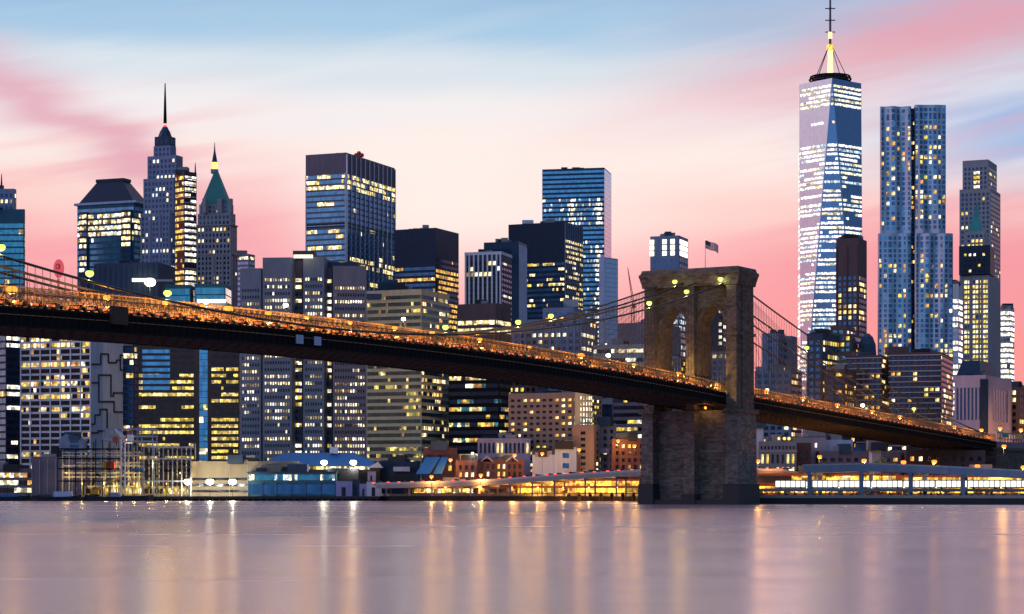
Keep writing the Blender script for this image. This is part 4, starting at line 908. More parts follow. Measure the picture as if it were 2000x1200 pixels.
# stiffening trusses
for u, hb, ht, m in ((-12.9, -.15, 2.7, 'steel_tan'), (-4.1, -.15, 4.9, 'steel_tan'), (4.1, -.15, 4.9, 'steel_tan'), (12.9, -.15, 2.7, 'steel_tan')):
    b = MB(); bt = MB()
    for i in range(NS):
        t, q = ts[i], ts[i+1]; z, y = zr(t), zr(q)
        b.bar(P(t, u, z+ht), P(q, u, y+ht), .22, m, .28); b.bar(P(t, u, z+ht*.52), P(q, u, y+ht*.52), .12, m)
        b.bar(P(t, u, z+hb), P(t, u, z+ht+.35), .20, m); b.bar(P(t, u, z+hb), P(q, u, y+ht), .12, m); b.bar(P(q, u, y+hb), P(t, u, z+ht), .12, m)
    b.build('stiffening_truss', BR, BO)
for u in (-4.1, 4.1):
    b = MB()
    for i in range(0, NS, 1): t = ts[i]; b.bar(P(t, u, zr(t)+4.9), P(t, -abs(u)*.0 if False else 0, zr(t)+4.9), .14, 'steel_tan')
    b.build('cross_bracing', BR, BO)
for u in (-4.5, 4.5):  # added solid panels that catch lamp light as a smooth amber line
    b = MB()
    for i in range(NS):
        t, q = ts[i], ts[i+1]; b.faces([P(t, u-.1, zr(t)-.15), P(q, u-.1, zr(q)-.15), P(q, u-.1, zr(q)+2.3), P(t, u-.1, zr(t)+2.3), P(t, u+.1, zr(t)-.15), P(q, u+.1, zr(q)-.15), P(q, u+.1, zr(q)+2.3), P(t, u+.1, zr(t)+2.3)], [(3, 2, 1, 0), (4, 5, 6, 7), (3, 7, 6, 2)], 'steel_tan')
    b.build('lamp_catch_panel', BR, BO)
b = MB()
for i in range(NS):
    t, q = ts[i], ts[i+1]; b.face([P(t, -2.3, zr(t)+3.9), P(q, -2.3, zr(q)+3.9), P(q, 2.3, zr(q)+3.9), P(t, 2.3, zr(t)+3.9)], 'timber')
    for u in (-2.3, 2.3): b.bar(P(t, u, zr(t)+5.1), P(q, u, zr(q)+5.1), .1, 'steel_tan'); b.bar(P(t, u, zr(t)+3.9), P(t, u, zr(t)+5.1), .08, 'steel_tan')
b.build('promenade', BR, BO)
# main cables
ZM, ZC = 46.6, 79.4
def zc(t, u):
    o = 0 if abs(u) > 6 else .6
    if t >= 0: return ZM+o+(ZC-ZM)*((t-243)/243.0)**2
    s_ = -t/284.0; return ZC+(30.2-ZC)*s_-9.5*4*s_*(1-s_)*.55
for u in (-12.9, -2.6, 2.6, 12.9):
    b = MB(); pts = [P(t, u, zc(t, u)) for t in [T0+8+(T1-T0-8)*i/170 for i in range(171)]]
    b.tube(pts, .30, 'cable', 8); b.build('main_cable', BR, BO, True)
# suspenders: the nearest hundred one by one, the rest together
sus = []
for u in (12.9, 2.6, -2.6, -12.9):
    for t in ts:
        ht = 2.7 if abs(u) > 6 else 4.9
        if abs(t) > 9 and zc(t, u) > zr(t)+ht+.4 and -282 < t: sus.append((P(t, u, zr(t)+ht-1.5 if abs(u) > 6 else zr(t)+.5), P(t, u, zc(t, u)), u, t))
near = [s_ for s_ in sus if s_[2] > 10 and 262 < s_[3]][:100]; ids = set(map(id, near)); rest = MB()
for s_ in sus:
    if id(s_) in ids: b = MB(); b.bar(s_[0], s_[1], .11, 'cable'); b.build('suspender', BR, BO)
    else: rest.bar(s_[0], s_[1], .09, 'cable')
tag(rest.build('suspenders', BR, BO), kind='stuff')
for u in (-12.9, 12.9):
    for k in range(1, 15):
        for sgn in (1, -1):
            t = sgn*k*8.6; b = MB(); b.bar(P(sgn*1.0, u, 79.0), P(t, u, zr(t)+2.5), .09, 'cable'); b.build('stay_cable', BR, BO)
# sheeted work box and sign hung on the truss
b = MB(); t = solve_t(231, 13.6); bx(b, 13.3, 14.3, t-2.6, t+2.6, zr(t)-2.6, zr(t)+1.4, 'timber'); b.build('work_box', BR, BO)
for px in (585, 620):
    b = MB(); t = solve_t(px, 13.6); bx(b, 13.5, 13.8, t-1.4, t+1.4, zr(t)-3.6, zr(t)-1.4, 'pale_blue'); b.build('sign_plate', BR, BO)
# anchorage and masonry approach at the land end
b = MB(); bx(b, -15, 15, -330, -288, GZ, zr(-290)-4.6, 'granite'); bx(b, -15.6, 15.6, -331, -287, zr(-290)-4.6, zr(-290)-3.2, 'granite'); bx(b, -13, 13, -420, -293, zr(-292)-3.4, zr(-292)-.2, 'granite_rose')
for k in range(6): bx(b, -13, 13, -352-k*14, -345-k*14, GZ, zr(-292)-3.4, 'granite_rose')
b.build('anchorage', BR, BO)
b = MB()
for k in range(24):
    t = -294-k*4; bx(b, 12.4, 12.9, t-.35, t+.35, zr(-292)-.2, zr(-292)+3.6, 'lilac')
bx(b, 12.3, 13.0, -400, -293, zr(-292)+3.6, zr(-292)+4.2, 'lilac'); bx(b, 12.3, 13.0, -400, -293, zr(-292)+1.2, zr(-292)+1.5, 'lilac'); b.build('approach_railing', BR, BO)

# flag on the tower top
fx = P(0, 2.6, 83.4); t = thing('flagpole', 'white flagpole with a striped flag flying on the stone tower top', 'flagpole', fx)
b = MB(); b.tube([fx, (fx[0], fx[1], fx[2]+10.5)], [.16, .08], 'white_paint', 6); b.ball((fx[0], fx[1], fx[2]+10.6), .22, 'gold', 8, 5); b.build('pole', t, fx)
b = MB(); n = 13
def fl(u, v): return (fx[0]+.1+u*4.6, fx[1]+.35*sin(u*7)+.2, fx[2]+10.3-v*2.9-u*u*.9-u*.8+.12*sin(u*9+1))
for i in range(13):
    for j in range(10):
        q = [fl(j/10, (i+1)/13), fl((j+1)/10, (i+1)/13), fl((j+1)/10, i/13), fl(j/10, i/13)]
        m_ = 'navy' if (i < 7 and j < 4) else ('sign_red' if i % 2 == 0 else 'white_paint')
        b.face(q, m_); b.face([(p_[0], p_[1]+.03, p_[2]) for p_ in reversed(q)], m_)
for i in range(4):
    for j in range(5): q = fl(.045+.075*j, .06+.12*i); b.ball((q[0], q[1]-.03, q[2]), .05, 'white_paint', 5, 4)
b.build('flag', t, fx)

# ------------------------------------------------------------------ lamps
LC = {'o': ('lamp_orange', (1, .44, .08)), 'w': ('lamp_white', (1, .9, .66)), 'y': ('lamp_orange', (1, .66, .14)), 'g': ('lamp_green', (.9, 1, .38))}
_lp = {}
def lamp(loc, key, power, label, cat='street lamp', hgt=5.0, r=.45, arm=1.2, adir=(0, 1), group=None, name='street_lamp'):
    mt, c = LC[key]; k = (key, round(power), round(hgt, 1), r, arm, adir, name); label = label[:1].lower()+label[1:]
    if k in _lp: t = copy_tree(_lp[k]); t.location = loc; tag(t, label, cat, group); return t
    t = thing(name, label, cat, loc, group); b = MB(); b.tube([(0, 0, 0), (0, 0, hgt*.5), (0, 0, hgt)], [.13, .1, .07], 'steel_dark', 6)
    if arm: b.bar((0, 0, hgt), (adir[0]*arm, adir[1]*arm, hgt+.3), .09, 'steel_dark')
    b.build('pole', t); hx, hy, hz = adir[0]*arm, adir[1]*arm, hgt+(.15 if arm else r)
    b = MB(); b.ball((hx, hy, hz), r, mt, 10, 6, .8); b.build('lamp_globe', t, smooth=True)  # globes oversized, their bright discs standing in for lamp glare
    b = MB(); b.tube([(hx, hy, hz+r*.62), (hx, hy, hz+r*.95)], [r*.75, r*.3], 'steel_dark', 8); b.build('lamp_cap', t)
    ld = bpy.data.lights.new('lamp_light', 'POINT'); ld.energy = power; ld.color = c; ld.shadow_soft_size = .3
    lo = bpy.data.objects.new('lamp_light', ld); C.objects.link(lo); lo.parent = t; lo.location = (hx, hy, hz-r-.35); _lp[k] = t; return t
DG = 'orange lamps along the bridge deck'
def dk(px, u, key='o', power=2600, dz=0, hgt=4.4, r=.42, lab=None, grp=DG, adir=(Wx, Wy), arm=1.0):
    t = solve_t(px, u); p = P(t, u, zr(t)-.15+dz); return lamp(p, key, power, lab or 'orange street lamp standing on the bridge roadway', 'street lamp', hgt, r, arm if u < 0 else -arm, adir, grp)
rz_ = lambda: random.choice([.65, .85, 1.2])
LO = 'orange sodium lamp over the bridge roadway, one of its row'
for px in (30, 215, 330, 403, 452, 530, 605, 690, 777, 850, 943, 1040, 1140, 1243, 1330): dk(px, 10.9, 'o', 6500, lab=LO, hgt=3.6, r=rz_())
for px in (160, 470, 622, 905, 1100, 1280): dk(px, -10.9, 'o', 6500, lab=LO, hgt=4.2, r=rz_())
for px in (1502, 1573, 1640, 1708, 1762, 1868): dk(px, 10.9, 'o', 6500, lab=LO, hgt=3.4, r=1.0)
for px in (1540, 1610, 1690, 1800): dk(px, -10.9, 'o', 6500, lab=LO, hgt=4, r=1.0)
for t_ in (-306, -338, -372, -404): p_ = P(t_, 10.5, zr(-292)-.2); lamp(p_, 'o', 7500, 'orange lamp on the masonry approach at the right end of bridge', 'street lamp', 5.5, 1.0, 0, (0, 1), 'orange lamps on the masonry approach')
# big white lamps over the promenade
for px, hg, pw, r, lb in ((293, 8.2, 2600, 1.35, 'largest glaring white lamp over the bridge, left of centre'), (402, 5.5, 2200, .8, 'white lamp on the promenade above an orange pair'), (558, 7, 1800, .7, 'cool white lamp above the deck at the granite tower'),
                          (788, 7.5, 1500, .65, 'white lamp above the deck before the cream banded block'), (1188, 6.5, 1800, .8, 'white lamp on the deck before the pale roof left of the stone tower'), (1498, 5.5, 1500, .7, 'white lamp just right of the stone bridge tower'), (1685, 6.5, 2200, .9, 'glaring white lamp on the side span before the brick slabs')):
    dk(px, 0, 'w', pw, 0, hg, r, lb, None, arm=0)
def cab(px, u, lab, r=.95, power=900, up=.3):
    t = solve_t(px, u); p = P(t, u, zc(t, u)+up); return lamp(p, 'g', power, lab, 'cable lamp', .5, r, 0, (0, 1), 'yellow green lamps clipped to the cables', 'cable_lamp')
for px, u, lab in ((2, 12.9, 'yellow green cable lamp at the far left edge'), (175, 12.9, 'yellow green cable lamp before the hipped roof tower'), (327, 12.9, 'yellow green lamp where the near cable meets the deck'), (870, 2.6, 'yellow green lamp on the cable beside the cream banded block'),
                   (1012, 2.6, 'yellow green lamp on the cable below the black pale-sided tower'), (1076, -2.6, 'yellow green lamp on the cable before the pale stepped block'), (1268, 12.9, 'yellow green lamp at the left edge of the stone tower'),
                   (1341, 12.9, 'yellow green lamp before the middle of the stone tower'), (1407, 12.9, 'yellow green lamp just under the stone tower cornice'), (1318, -2.6, 'yellow green lamp near the stone tower top edge'), (1576, 2.6, 'yellow green lamp on the side span cables'), (1785, 2.6, 'yellow green lamp low on the side span before the brick slab')):
    cab(px, u, lab)
b = None
for n_, u, lb in ((15, .6, 'yellow floodlight on the deck washing the middle pier of the stone tower'), (14, 11.6, 'yellow floodlight on the deck washing the right pier of the stone tower')):
    lamp(P(n_, u, zr(n_)+(3.9 if u < 5 else -.1)), 'y', 6500, lb, 'floodlight', 1.4, .4, 0, (0, 1), None, 'floodlight')
# lamps under the deck at the tower
t = thing('work_light', 'orange work light under the deck beside the stone tower', 'work light', P(7, 6, zr(0)-5.2)); p0 = P(7, 6, zr(0)-5.2)
b = MB(); b.ball(p0, .5, 'lamp_orange'); b.build('lamp_globe', t, p0); b = MB(); b.bar(p0, P(7, 6, zr(0)-4.2), .15, 'steel_dark'); b.build('hanger', t, p0)
ld = bpy.data.lights.new('lamp_light', 'POINT'); ld.energy = 500; ld.color = (1, .5, .12); lo = bpy.data.objects.new('lamp_light', ld); C.objects.link(lo); lo.parent = t; lo.location = (0, -.9, -.6)

# ------------------------------------------------------------------ vehicles at rest in the lanes
def make_car(label, group, body, tail='tail_red', tl=.65):
    t = thing('car', label, 'car', (0, 0, 0), group); b = MB()
    prof = [(-2.2, .35), (2.2, .35), (2.25, .8), (1.3, .95), (.6, 1.45), (-1.0, 1.48), (-1.9, 1.0), (-2.25, .9)]
    vs = [(x, -.88, z) for x, z in prof]+[(x, .88, z) for x, z in prof]; n = len(prof)
    b.faces(vs, [tuple(range(n)), tuple(range(2*n-1, n-1, -1))]+[(i, n+i, n+(i+1) % n, (i+1) % n) for i in range(n)], body)
    for x in (-1.35, 1.35):
        for y in (-.86, .86): b.tube([(x, y-.1, .33), (x, y+.1, .33)], .33, 'steel_dark', 8)
    b.build('body', t); b = MB()
    for s_ in (-.9, .9): b.face([(.95, s_, .98), (.5, s_, 1.38), (-.95, s_, 1.4), (-1.6, s_, 1.02)], 'g_black')
    b.build('side_window', t)
    for y in (-.62, .62):
        b = MB(); b.box(2.18, 2.30, y-.22, y+.22, .55, .78, 'head_white'); b.build('headlight', t); b = MB(); b.box(-2.4, -2.4+tl, y-.36, y+.36, .55, 1.05, tail); b.build('taillight', t)  # tail lights stretched so queued cars draw a streak of traffic light
    return t
def put(src, first, loc, rz, label, group):
    t = src if first else copy_tree(src); t.location = loc; t.rotation_euler = (0, 0, rz); tag(t, label, 'car', group); return t
rr = random.Random(3); ax = atan2(Ny, Nx)
c1 = make_car('car', 'x', 'charcoal', 'tail_red', 1.9); first = True
lab = 'dark car with red tail lights queuing on the near bridge lane'; gp = 'cars queuing on the near bridge lane'; t = -286
while t < 372:
    if abs(t) > 11:
        sl = atan2(zr(t+2)-zr(t-2), 4); o = put(c1, first, P(t, 11.1, zr(t)-.15), ax, lab, gp); o.rotation_euler = (0, sl, ax+pi); first = False
    t += rr.choice([4.9, 5.2, 5.6, 7.4])
c2 = make_car('car', 'x', 'slate'); first = True; lab = 'grey car heading along the far bridge lane behind the trusses'; gp = 'cars on the far bridge lane'; t = -280
while t < 372:
    if abs(t) > 11:
        sl = atan2(zr(t+2)-zr(t-2), 4); o = put(c2, first, P(t, -8.0, zr(t)-.15), ax+pi, lab, gp); o.rotation_euler = (0, -sl, ax); first = False
    t += rr.uniform(13, 26)
# ------------------------------------------------------------------ waterfront
def seg_box(mb, a, c, w_, z0, z1, m):     # a slab from a to c (x, y, z offsets added), width w_ behind the line
    d = (c[0]-a[0], c[1]-a[1]); L = sqrt(d[0]**2+d[1]**2); nx, ny = -d[1]/L*w_, d[0]/L*w_
    vs = [(a[0], a[1], a[2]+z0), (c[0], c[1], c[2]+z0), (c[0]+nx, c[1]+ny, c[2]+z0), (a[0]+nx, a[1]+ny, a[2]+z0), (a[0], a[1], a[2]+z1), (c[0], c[1], c[2]+z1), (c[0]+nx, c[1]+ny, c[2]+z1), (a[0]+nx, a[1]+ny, a[2]+z1)]
    mb.faces(vs, [(3, 2, 1, 0), (4, 5, 6, 7), (0, 1, 5, 4), (1, 2, 6, 5), (2, 3, 7, 6), (3, 0, 4, 7)], m)
def Q(px, py, Y): x, y = W(px, Y); return (x, y, Z(py, Y))
# elevated highway, left and middle
def viaduct(label, pts, wd, th, m, cols, colw, par=.9, name='elevated_road'):
    a = pts[0]; t = thing(name, label, 'elevated road', (a[0], a[1], GZ)); o_ = (a[0], a[1], GZ)
    b = MB()
    for p, q in zip(pts, pts[1:]): seg_box(b, p, q, wd, -th, 0, m)
    b.build('deck', t, o_); b = MB()
    for p, q in zip(pts, pts[1:]):
        seg_box(b, p, q, .35, 0.004, par, 'pale_concrete')
    b.build('parapet', t, o_)
    for u, m_ in cols:
        L = len(pts)-1; k = min(int(u*L), L-1); f_ = u*L-k; p, q = pts[k], pts[k+1]; x, y, z = (p[i]+(q[i]-p[i])*f_ for i in range(3))
        d = (q[0]-p[0], q[1]-p[1]); n_ = sqrt(d[0]**2+d[1]**2); bx_, by_ = -d[1]/n_, d[0]/n_
        b = MB(); b.box(x+bx_*1.2-colw, x+bx_*1.2+colw, y+by_*1.2-colw*.8, y+by_*1.2+colw*.8, GZ-.2, z-th-.9, m_); b.box(x+bx_*(wd-2)-colw, x+bx_*(wd-2)+colw, y+by_*(wd-2)-colw*.8, y+by_*(wd-2)+colw*.8, GZ-.2, z-th-.9, m_)
        b.bar((x+bx_*.3, y+by_*.3, z-th-.45), (x+bx_*(wd-.5), y+by_*(wd-.5), z-th-.45), colw*2.2, m_, .9); b.build('pier', t, o_)
    return t
vp = [Q(735, 947, 965), Q(860, 944, 962), Q(960, 940, 955), Q(1080, 931, 945), Q(1250, 921, 930), Q(1330, 918, 920)]
viaduct('elevated riverside road rising toward the stone tower, middle stretch', vp, 16, 1.7, 'concrete', [(i/14+.03, 'mauve') for i in range(14)], .35)
vr = [Q(1470, 919, 870), Q(1530, 921, 858), Q(1590, 932, 850)]
viaduct('curving ramp of the elevated road right of the stone tower', vr, 12, 1.5, 'granite_rose', [(.25, 'mauve'), (.7, 'mauve')], .35)
v2 = [Q(1568, 910, 800), Q(1700, 907, 790), Q(1850, 913, 775), Q(2060, 924, 765)]
viaduct('grey steel elevated road on tall columns at the right shore', v2, 18, 2.6, 'lime_blue', [(.03, 'lime_blue'), (.285, 'lime_blue'), (.505, 'lime_blue'), (.715, 'lime_blue'), (.93, 'lime_blue')], .75, .5)
v3 = [Q(1462, 956, 806), Q(1700, 956, 794), Q(2060, 957, 772)]
viaduct('low concrete road under the elevated steel road at the right shore', v3, 9, .8, 'concrete', [(i/9+.04, 'concrete') for i in range(9)], .5, .35)
# traffic on them
c3 = make_car('car', 'x', 'charcoal', 'tail_deep', 1.3); c4 = make_car('car', 'x', 'charcoal', 'tail_deep', 1.3); cnt = 0
def line_cars(pts, off, gap, rev, label, gp, src, f0=0.0, f1=1.0):
    first = True
    for p, q in zip(pts, pts[1:]):
        d = (q[0]-p[0], q[1]-p[1]); L = sqrt(d[0]**2+d[1]**2); s_ = rr.uniform(0, gap)
        while s_ < L:
            f_ = s_/L; n_ = (-d[1]/L*off, d[0]/L*off)
            o = put(src, first, (p[0]+d[0]*f_+n_[0], p[1]+d[1]*f_+n_[1], p[2]+(q[2]-p[2])*f_+.01), atan2(d[1], d[0])+(pi if rev else 0), label, gp); first = False
            s_ += rr.uniform(gap*.75, gap*1.3)
line_cars(vp, 2.2, 5.6, False, 'dark car in the tail-lit queue on the middle elevated road', 'cars on the middle elevated road', c3)
line_cars(vr, 2.0, 5.6, False, 'dark car on the curving ramp right of the stone tower', 'cars on the curving ramp', c4)
c5 = make_car('car', 'x', 'charcoal', 'tail_deep', 1.3); line_cars([Q(25, 931, 1042), Q(190, 931, 1042)], 1, 5.8, False, 'dark car on the riverside street behind the pier frame at left', 'cars behind the left pier frame', c5)
v4 = [Q(-30, 932.5, 1040), Q(205, 932.5, 1040)]; viaduct('short elevated road behind the pier steelwork at far left', v4, 9, 1.2, 'concrete', [(i/6+.05, 'mauve') for i in range(6)], .8, .25)
def make_bus():
    t = thing('bus', 'x', 'bus', (0, 0, 0)); b = MB(); b.box(-5.9, 5.9, -1.25, 1.25, .4, 3.3, 'pale_concrete'); b.box(-5.7, 5.7, -1.1, 1.1, 3.302, 3.5, 'lime_blue')
    for x in (-3.8, 3.9):
        for y in (-1.2, 1.2): b.tube([(x, y-.13, .48), (x, y+.13, .48)], .48, 'steel_dark', 10)
    b.build('body', t)
    for i in range(6):
        b = MB()
        for y in (-1.29, 1.29): b.box(-5.6+1.9*i, -5.6+1.9*i+1.5, y-.03, y+.03, .95, 3.12, 'bus_streak_glow')
        b.build('window', t)
    b = MB(); b.box(5.9, 5.96, -1.1, 1.1, 1.2, 2.9, 'bus_streak_glow'); b.build('windscreen', t)
    for y in (-.9, .9): b = MB(); b.box(5.9, 6.0, y-.2, y+.2, .6, .85, 'head_white'); b.build('headlight', t)
    return t
bus = make_bus(); p, q = v3[0], v3[2]; n_b = 0  # lit buses added in place of a white streak of traffic light
for k in range(9):
    px = 1546+k*63; Yb = 801-k*3.2+3; x, y = W(px, Yb); o = bus if k == 0 else copy_tree(bus)
    o.location = (x, y+1, Z(956.4, Yb)+.02); o.rotation_euler = (0, 0, atan2(v3[2][1]-v3[0][1], v3[2][0]-v3[0][0])); tag(o, 'brightly lit white bus in the queue on the low right shore road', 'bus', 'lit buses on the low shore road')
# added halls whose glowing windows stand in for the lamplight under the roads
def shed(name, label, pl, pr, py0, py1, Y, dep, m, cat='building', ang=0): 
    p = rect(pl, pr, None, Y, ang, dep); b_ = Bd(name, label, p); z0 = min(Z(py1, Y), GZ) if py1 > 955 else Z(py1, Y); b_.mass(p, max(z0, .5), Z(py0, Y), m); return b_, p
def arcade(label, pl, pr, py0, py1, Y, m, pal, fh, bay, seed=0, po=.75):
    b_, p = shed('lit_hall', label, pl, pr, py0, 970, Y, 14, m); b_.ribbon(b_.front(p)[:1], GZ+.6, Z(py0+1.5, Y), fh, .66, bay, LIT(.9, po, .3, pal, 3), 'g_brown'); b_.done(); return b_
arcade('low brown arcade with warm shop windows under the middle road', 790, 1010, 951, 970, 985, 'brown', ['warm', 'amber', 'yellow', 'pale', 'dim'], 2.6, 1.6)
arcade('low hall glowing deep yellow beneath the rising road', 1010, 1250, 936, 970, 975, 'rust', ['gold', 'amber', 'gold', 'yellow'], 3.4, 3.2, 0, .8)
arcade('orange lit hall behind the right shore columns', 1478, 1760, 925, 970, 850, 'rust', ['gold', 'gold', 'amber', 'warm'], 3.4, 2.6, 0, .8)
arcade('yellow lit hall behind the buses near right edge', 1760, 2060, 928, 970, 838, 'rust', ['gold', 'amber', 'gold', 'yellow'], 3.6, 3.4, 0, .9)
# quay edge: fender piles
for k in range(18):
    px = 877+k*21.2; Y = 1000-(px-740)*.09-6.0 if px < 1240 else 950; x, y = W(px, Y); t = thing('fender_pile', 'dark timber fender pile in the row along the middle quay', 'pile', (x, y, 0), 'fender piles along the middle quay') if k == 0 else t0.copy()
    if k == 0:
        b = MB(); b.tube([(0, 0, -3), (0, 0, 3.6), (0, 0, 3.9)], [.75, .7, .4], 'timber', 8); o = b.build('pile', t); b = MB(); b.box(-.85, .85, -.85, .85, 2.4, 2.7, 'steel_dark'); o2 = b.build('band', t); t0 = t
    else:
        C.objects.link(t)
        for ch in t0.children: c_ = ch.copy(); C.objects.link(c_); c_.parent = t
        t.location = (x, y, 0)
b = MB()
for p, q in zip(shore[1:7], shore[2:8]): seg_box(b, (p[0], p[1]-.5, 0), (q[0], q[1]-.5, 0), .45, -2.5, 2.2, 'charcoal'); seg_box(b, (p[0], p[1]+.2, 0), (q[0], q[1]+.2, 0), .3, 2.5, 3.2, 'concrete')
tag(b.build('quay_wall'), 'dark quay wall with a pale coping along the water', 'wall')

# low quayside houses
b_, p = shed('brick_building', 'red brick gabled waterfront row with small lit windows', 934, 1024, 902, 970, 1010, 14, 'red_brick'); f = b_.front(p)
b_.punch(f[:1], GZ+1, Z(904, 1010), 3.4, 2.3, .42, .6, LIT(.8, .45, .3, ['warm', 'pale', 'yellow'], 1), 'g_brown')
for c_ in (951, 1000):
    a0, a1, am = Q(c_-12, 902, 1010), Q(c_+12, 902, 1010), Q(c_, 892, 1010); bm = MB()
    bm.faces([a0, a1, am]+[(v[0], v[1]+14, v[2]) for v in (a0, a1, am)], [(0, 1, 2), (5, 4, 3), (1, 4, 5, 2), (0, 2, 5, 3)], 'red_brick'); b_.add(bm, 'gable')
    for s_, e_ in ((a0, am), (am, a1)):
        bm = MB(); bm.bar((s_[0], s_[1]-.1, s_[2]), (e_[0], e_[1]-.1, e_[2]), .5, 'lilac'); b_.add(bm, 'gable_trim')
b_.done()
b_, p = shed('brick_building', 'short red brick house left of the gabled row', 890, 932, 904, 970, 1005, 12, 'red_brick'); b_.punch(b_.front(p)[:1], GZ+1, Z(906, 1005), 3.4, 2.4, .45, .6, LIT(.8, .6, .3, ['warm', 'amber', 'pale'], 1), 'g_brown'); b_.boxon(890, 930, 897, 904, 1007, 8, 'slate', 'roof'); b_.done()
b_, p = shed('office_building', 'pale colonnaded hall above the gabled brick row', 933, 1036, 861, 970, 1035, 20, 'lilac'); b_.punch(b_.front(p)[:1], Z(888, 1035), Z(863, 1035), 6.2, 1.9, .5, .8, LIT(1, .35, .3, ['warm', 'amber', 'dim'], 2), 'g_dark', .5); b_.mass(inset(p, -.6), Z(861, 1035), Z(858.5, 1035), 'lilac', 'cornice', parapet=False); b_.boxon(940, 990, 851, 858, 1042, 10, 'navy', 'roof_unit'); b_.done()
b_, p = shed('shop_building', 'pale blue lit box building before the tan apartment block', 1084, 1126, 878, 970, 1012, 10, 'pale_blue'); b_.boxon(1084, 1110, 868, 878, 1014, 8, 'slate', 'roof_unit'); b_.punch(b_.front(p)[:1], GZ+2, Z(880, 1012), 5, 5, .35, .5, LIT(.5, .5, .3, PAL_Y, 1), 'g_deep'); b_.done()
b_, p = shed('shop_building', 'low blue roofed shed right of the colonnaded hall', 1040, 1084, 893, 970, 1014, 12, 'pale_blue'); b_.boxon(1040, 1084, 885, 893, 1016, 8, 'blue_roof', 'roof'); b_.done()
b_, p = shed('warehouse', 'dark warehouse with a leaning bright blue roof', 826, 892, 880, 970, 1018, 14, 'red_brick')
bm = MB()
for a, c, d, e, m_ in ((812, 838, 832, 860, 'blue_roof'), (846, 862, 862, 876, 'blue_roof')): bm.faces([Q(a, 926, 1000), Q(c, 926, 1000), Q(e, 893, 1012), Q(d, 893, 1012)]+[Q(a, 928, 1000.4), Q(c, 928, 1000.4), Q(e, 895, 1012.4), Q(d, 895, 1012.4)], [(0, 1, 2, 3), (7, 6, 5, 4), (0, 4, 5, 1), (1, 5, 6, 2), (2, 6, 7, 3), (3, 7, 4, 0)], m_)
b_.add(bm, 'sloping_roof'); b_.boxon(840, 880, 873, 880, 1020, 10, 'slate', 'penthouse'); b_.punch(b_.front(p)[:1], Z(925, 1018), Z(884, 1018), 4, 4, .3, .5, LIT(.5, .2, .1, PAL_Y, 1), 'g_dark'); b_.done()
b_, p = shed('warehouse', 'low dark shed right of the blue roofed pier hall', 742, 818, 906, 970, 1022, 14, 'navy'); b_.boxon(768, 800, 912, 921, 1015, 6, 'lilac', 'annex'); b_.boxon(745, 790, 899, 906, 1024, 10, 'slate', 'roof'); b_.done()
b_, p = shed('brick_building', 'brick block with bright upper windows left of the stone tower base', 1160, 1204, 832, 970, 1030, 16, 'granite_rose'); b_.punch(b_.front(p)[:1], GZ+2, Z(836, 1030), 3.5, 3, .45, .5, LIT(.5, .3, .1, PAL_A, 1), 'g_dark'); b_.boxon(1168, 1190, 876, 886, 1027, 2, 'lilac', 'sign_band'); b_.done()
b_, p = shed('brick_building', 'low brick row beside the stone tower base', 1196, 1262, 862, 970, 1000, 14, 'red_brick'); b_.punch(b_.front(p)[:1], GZ+2, Z(865, 1000), 3.4, 2.8, .45, .5, LIT(.7, .35, .2, PAL_A, 1), 'g_dark'); b_.done()
# right of the tower, under the side span
b_, p = shed('office_building', 'grey classical block with tall windows under the side span', 1482, 1556, 867, 970, 985, 16, 'granite_grey', ang=6); f = b_.front(p)
b_.punch(f[:1], GZ+2, Z(884, 985), 6.2, 2.1, .45, .7, LIT(.9, .4, .2, ['yellow', 'warm'], 2), 'g_dark', .5); b_.punch(f[:1], Z(880, 985), Z(869, 985), 2.6, 1.5, .5, .6, LIT(.2, .3, .05, ['warm']), 'g_dark', .5); b_.mass(inset(p, -.5), Z(882.5, 985), Z(880.5, 985), 'lilac', 'cornice', parapet=False)
b_.boxon(1500, 1545, 854, 867, 988, 10, 'mauve', 'penthouse')
for px in (1521, 1532, 1541): bm = MB(); bm.ball(Q(px, 857, 986.5), .75, 'gold_light', 8, 5); b_.add(bm, 'roof_lamp')
b_.done()
b_, p = shed('brick_building', 'dark red brick wing joined to the grey classical block', 1557, 1584, 870, 970, 990, 16, 'red_brick'); b_.punch(b_.front(p)[:1], GZ+2, Z(874, 990), 5.8, 1.9, .4, .75, LIT(.1, .2, .02, PAL_Y), 'g_dark', .4); b_.done()
b_, p = shed('warehouse', 'bright white blank shaft hard against the stone tower', 1470, 1491, 837, 970, 1000, 10, 'white_wall'); b_.done()
b_, p = shed('warehouse', 'pink blank gable wall right of the classical block', 1574, 1613, 852, 970, 1002, 12, 'lilac'); b_.punch(b_.front(p)[:1], Z(884, 1002), Z(856, 1002), 5.5, 6, .12, .3, LIT(1, .8, .8, ['pale'], 1), 'g_dark'); b_.done()
b_, p = shed('warehouse', 'low lilac warehouse under the side span', 1613, 1666, 864, 970, 1006, 14, 'pale_blue'); b_.boxon(1636, 1650, 856, 864, 1008, 6, 'slate', 'roof_unit'); b_.done()
b_, p = shed('warehouse', 'long dark low building under the side span with blue roof edge', 1600, 1760, 886, 970, 990, 16, 'mauve'); b_.boxon(1655, 1690, 876, 886, 992, 8, 'blue_roof', 'roof_unit'); b_.punch(b_.front(p)[:1], GZ+3, Z(890, 990), 3.6, 3.5, .5, .4, LIT(.5, .2, .1, PAL_A, 1), 'g_dark'); b_.done()
b_, p = shed('warehouse', 'small white gabled block by the elevated road at right', 1703, 1721, 880, 970, 960, 8, 'white_wall'); b_.done()
b_, p = shed('warehouse', 'dark brown brick sheds below the approach at right', 1770, 1925, 884, 970, 985, 16, 'brown'); b_.punch(b_.front(p)[:1], GZ+3, Z(888, 985), 3.8, 3.5, .4, .5, LIT(.3, .2, .05, PAL_A, 1), 'g_black'); b_.done()
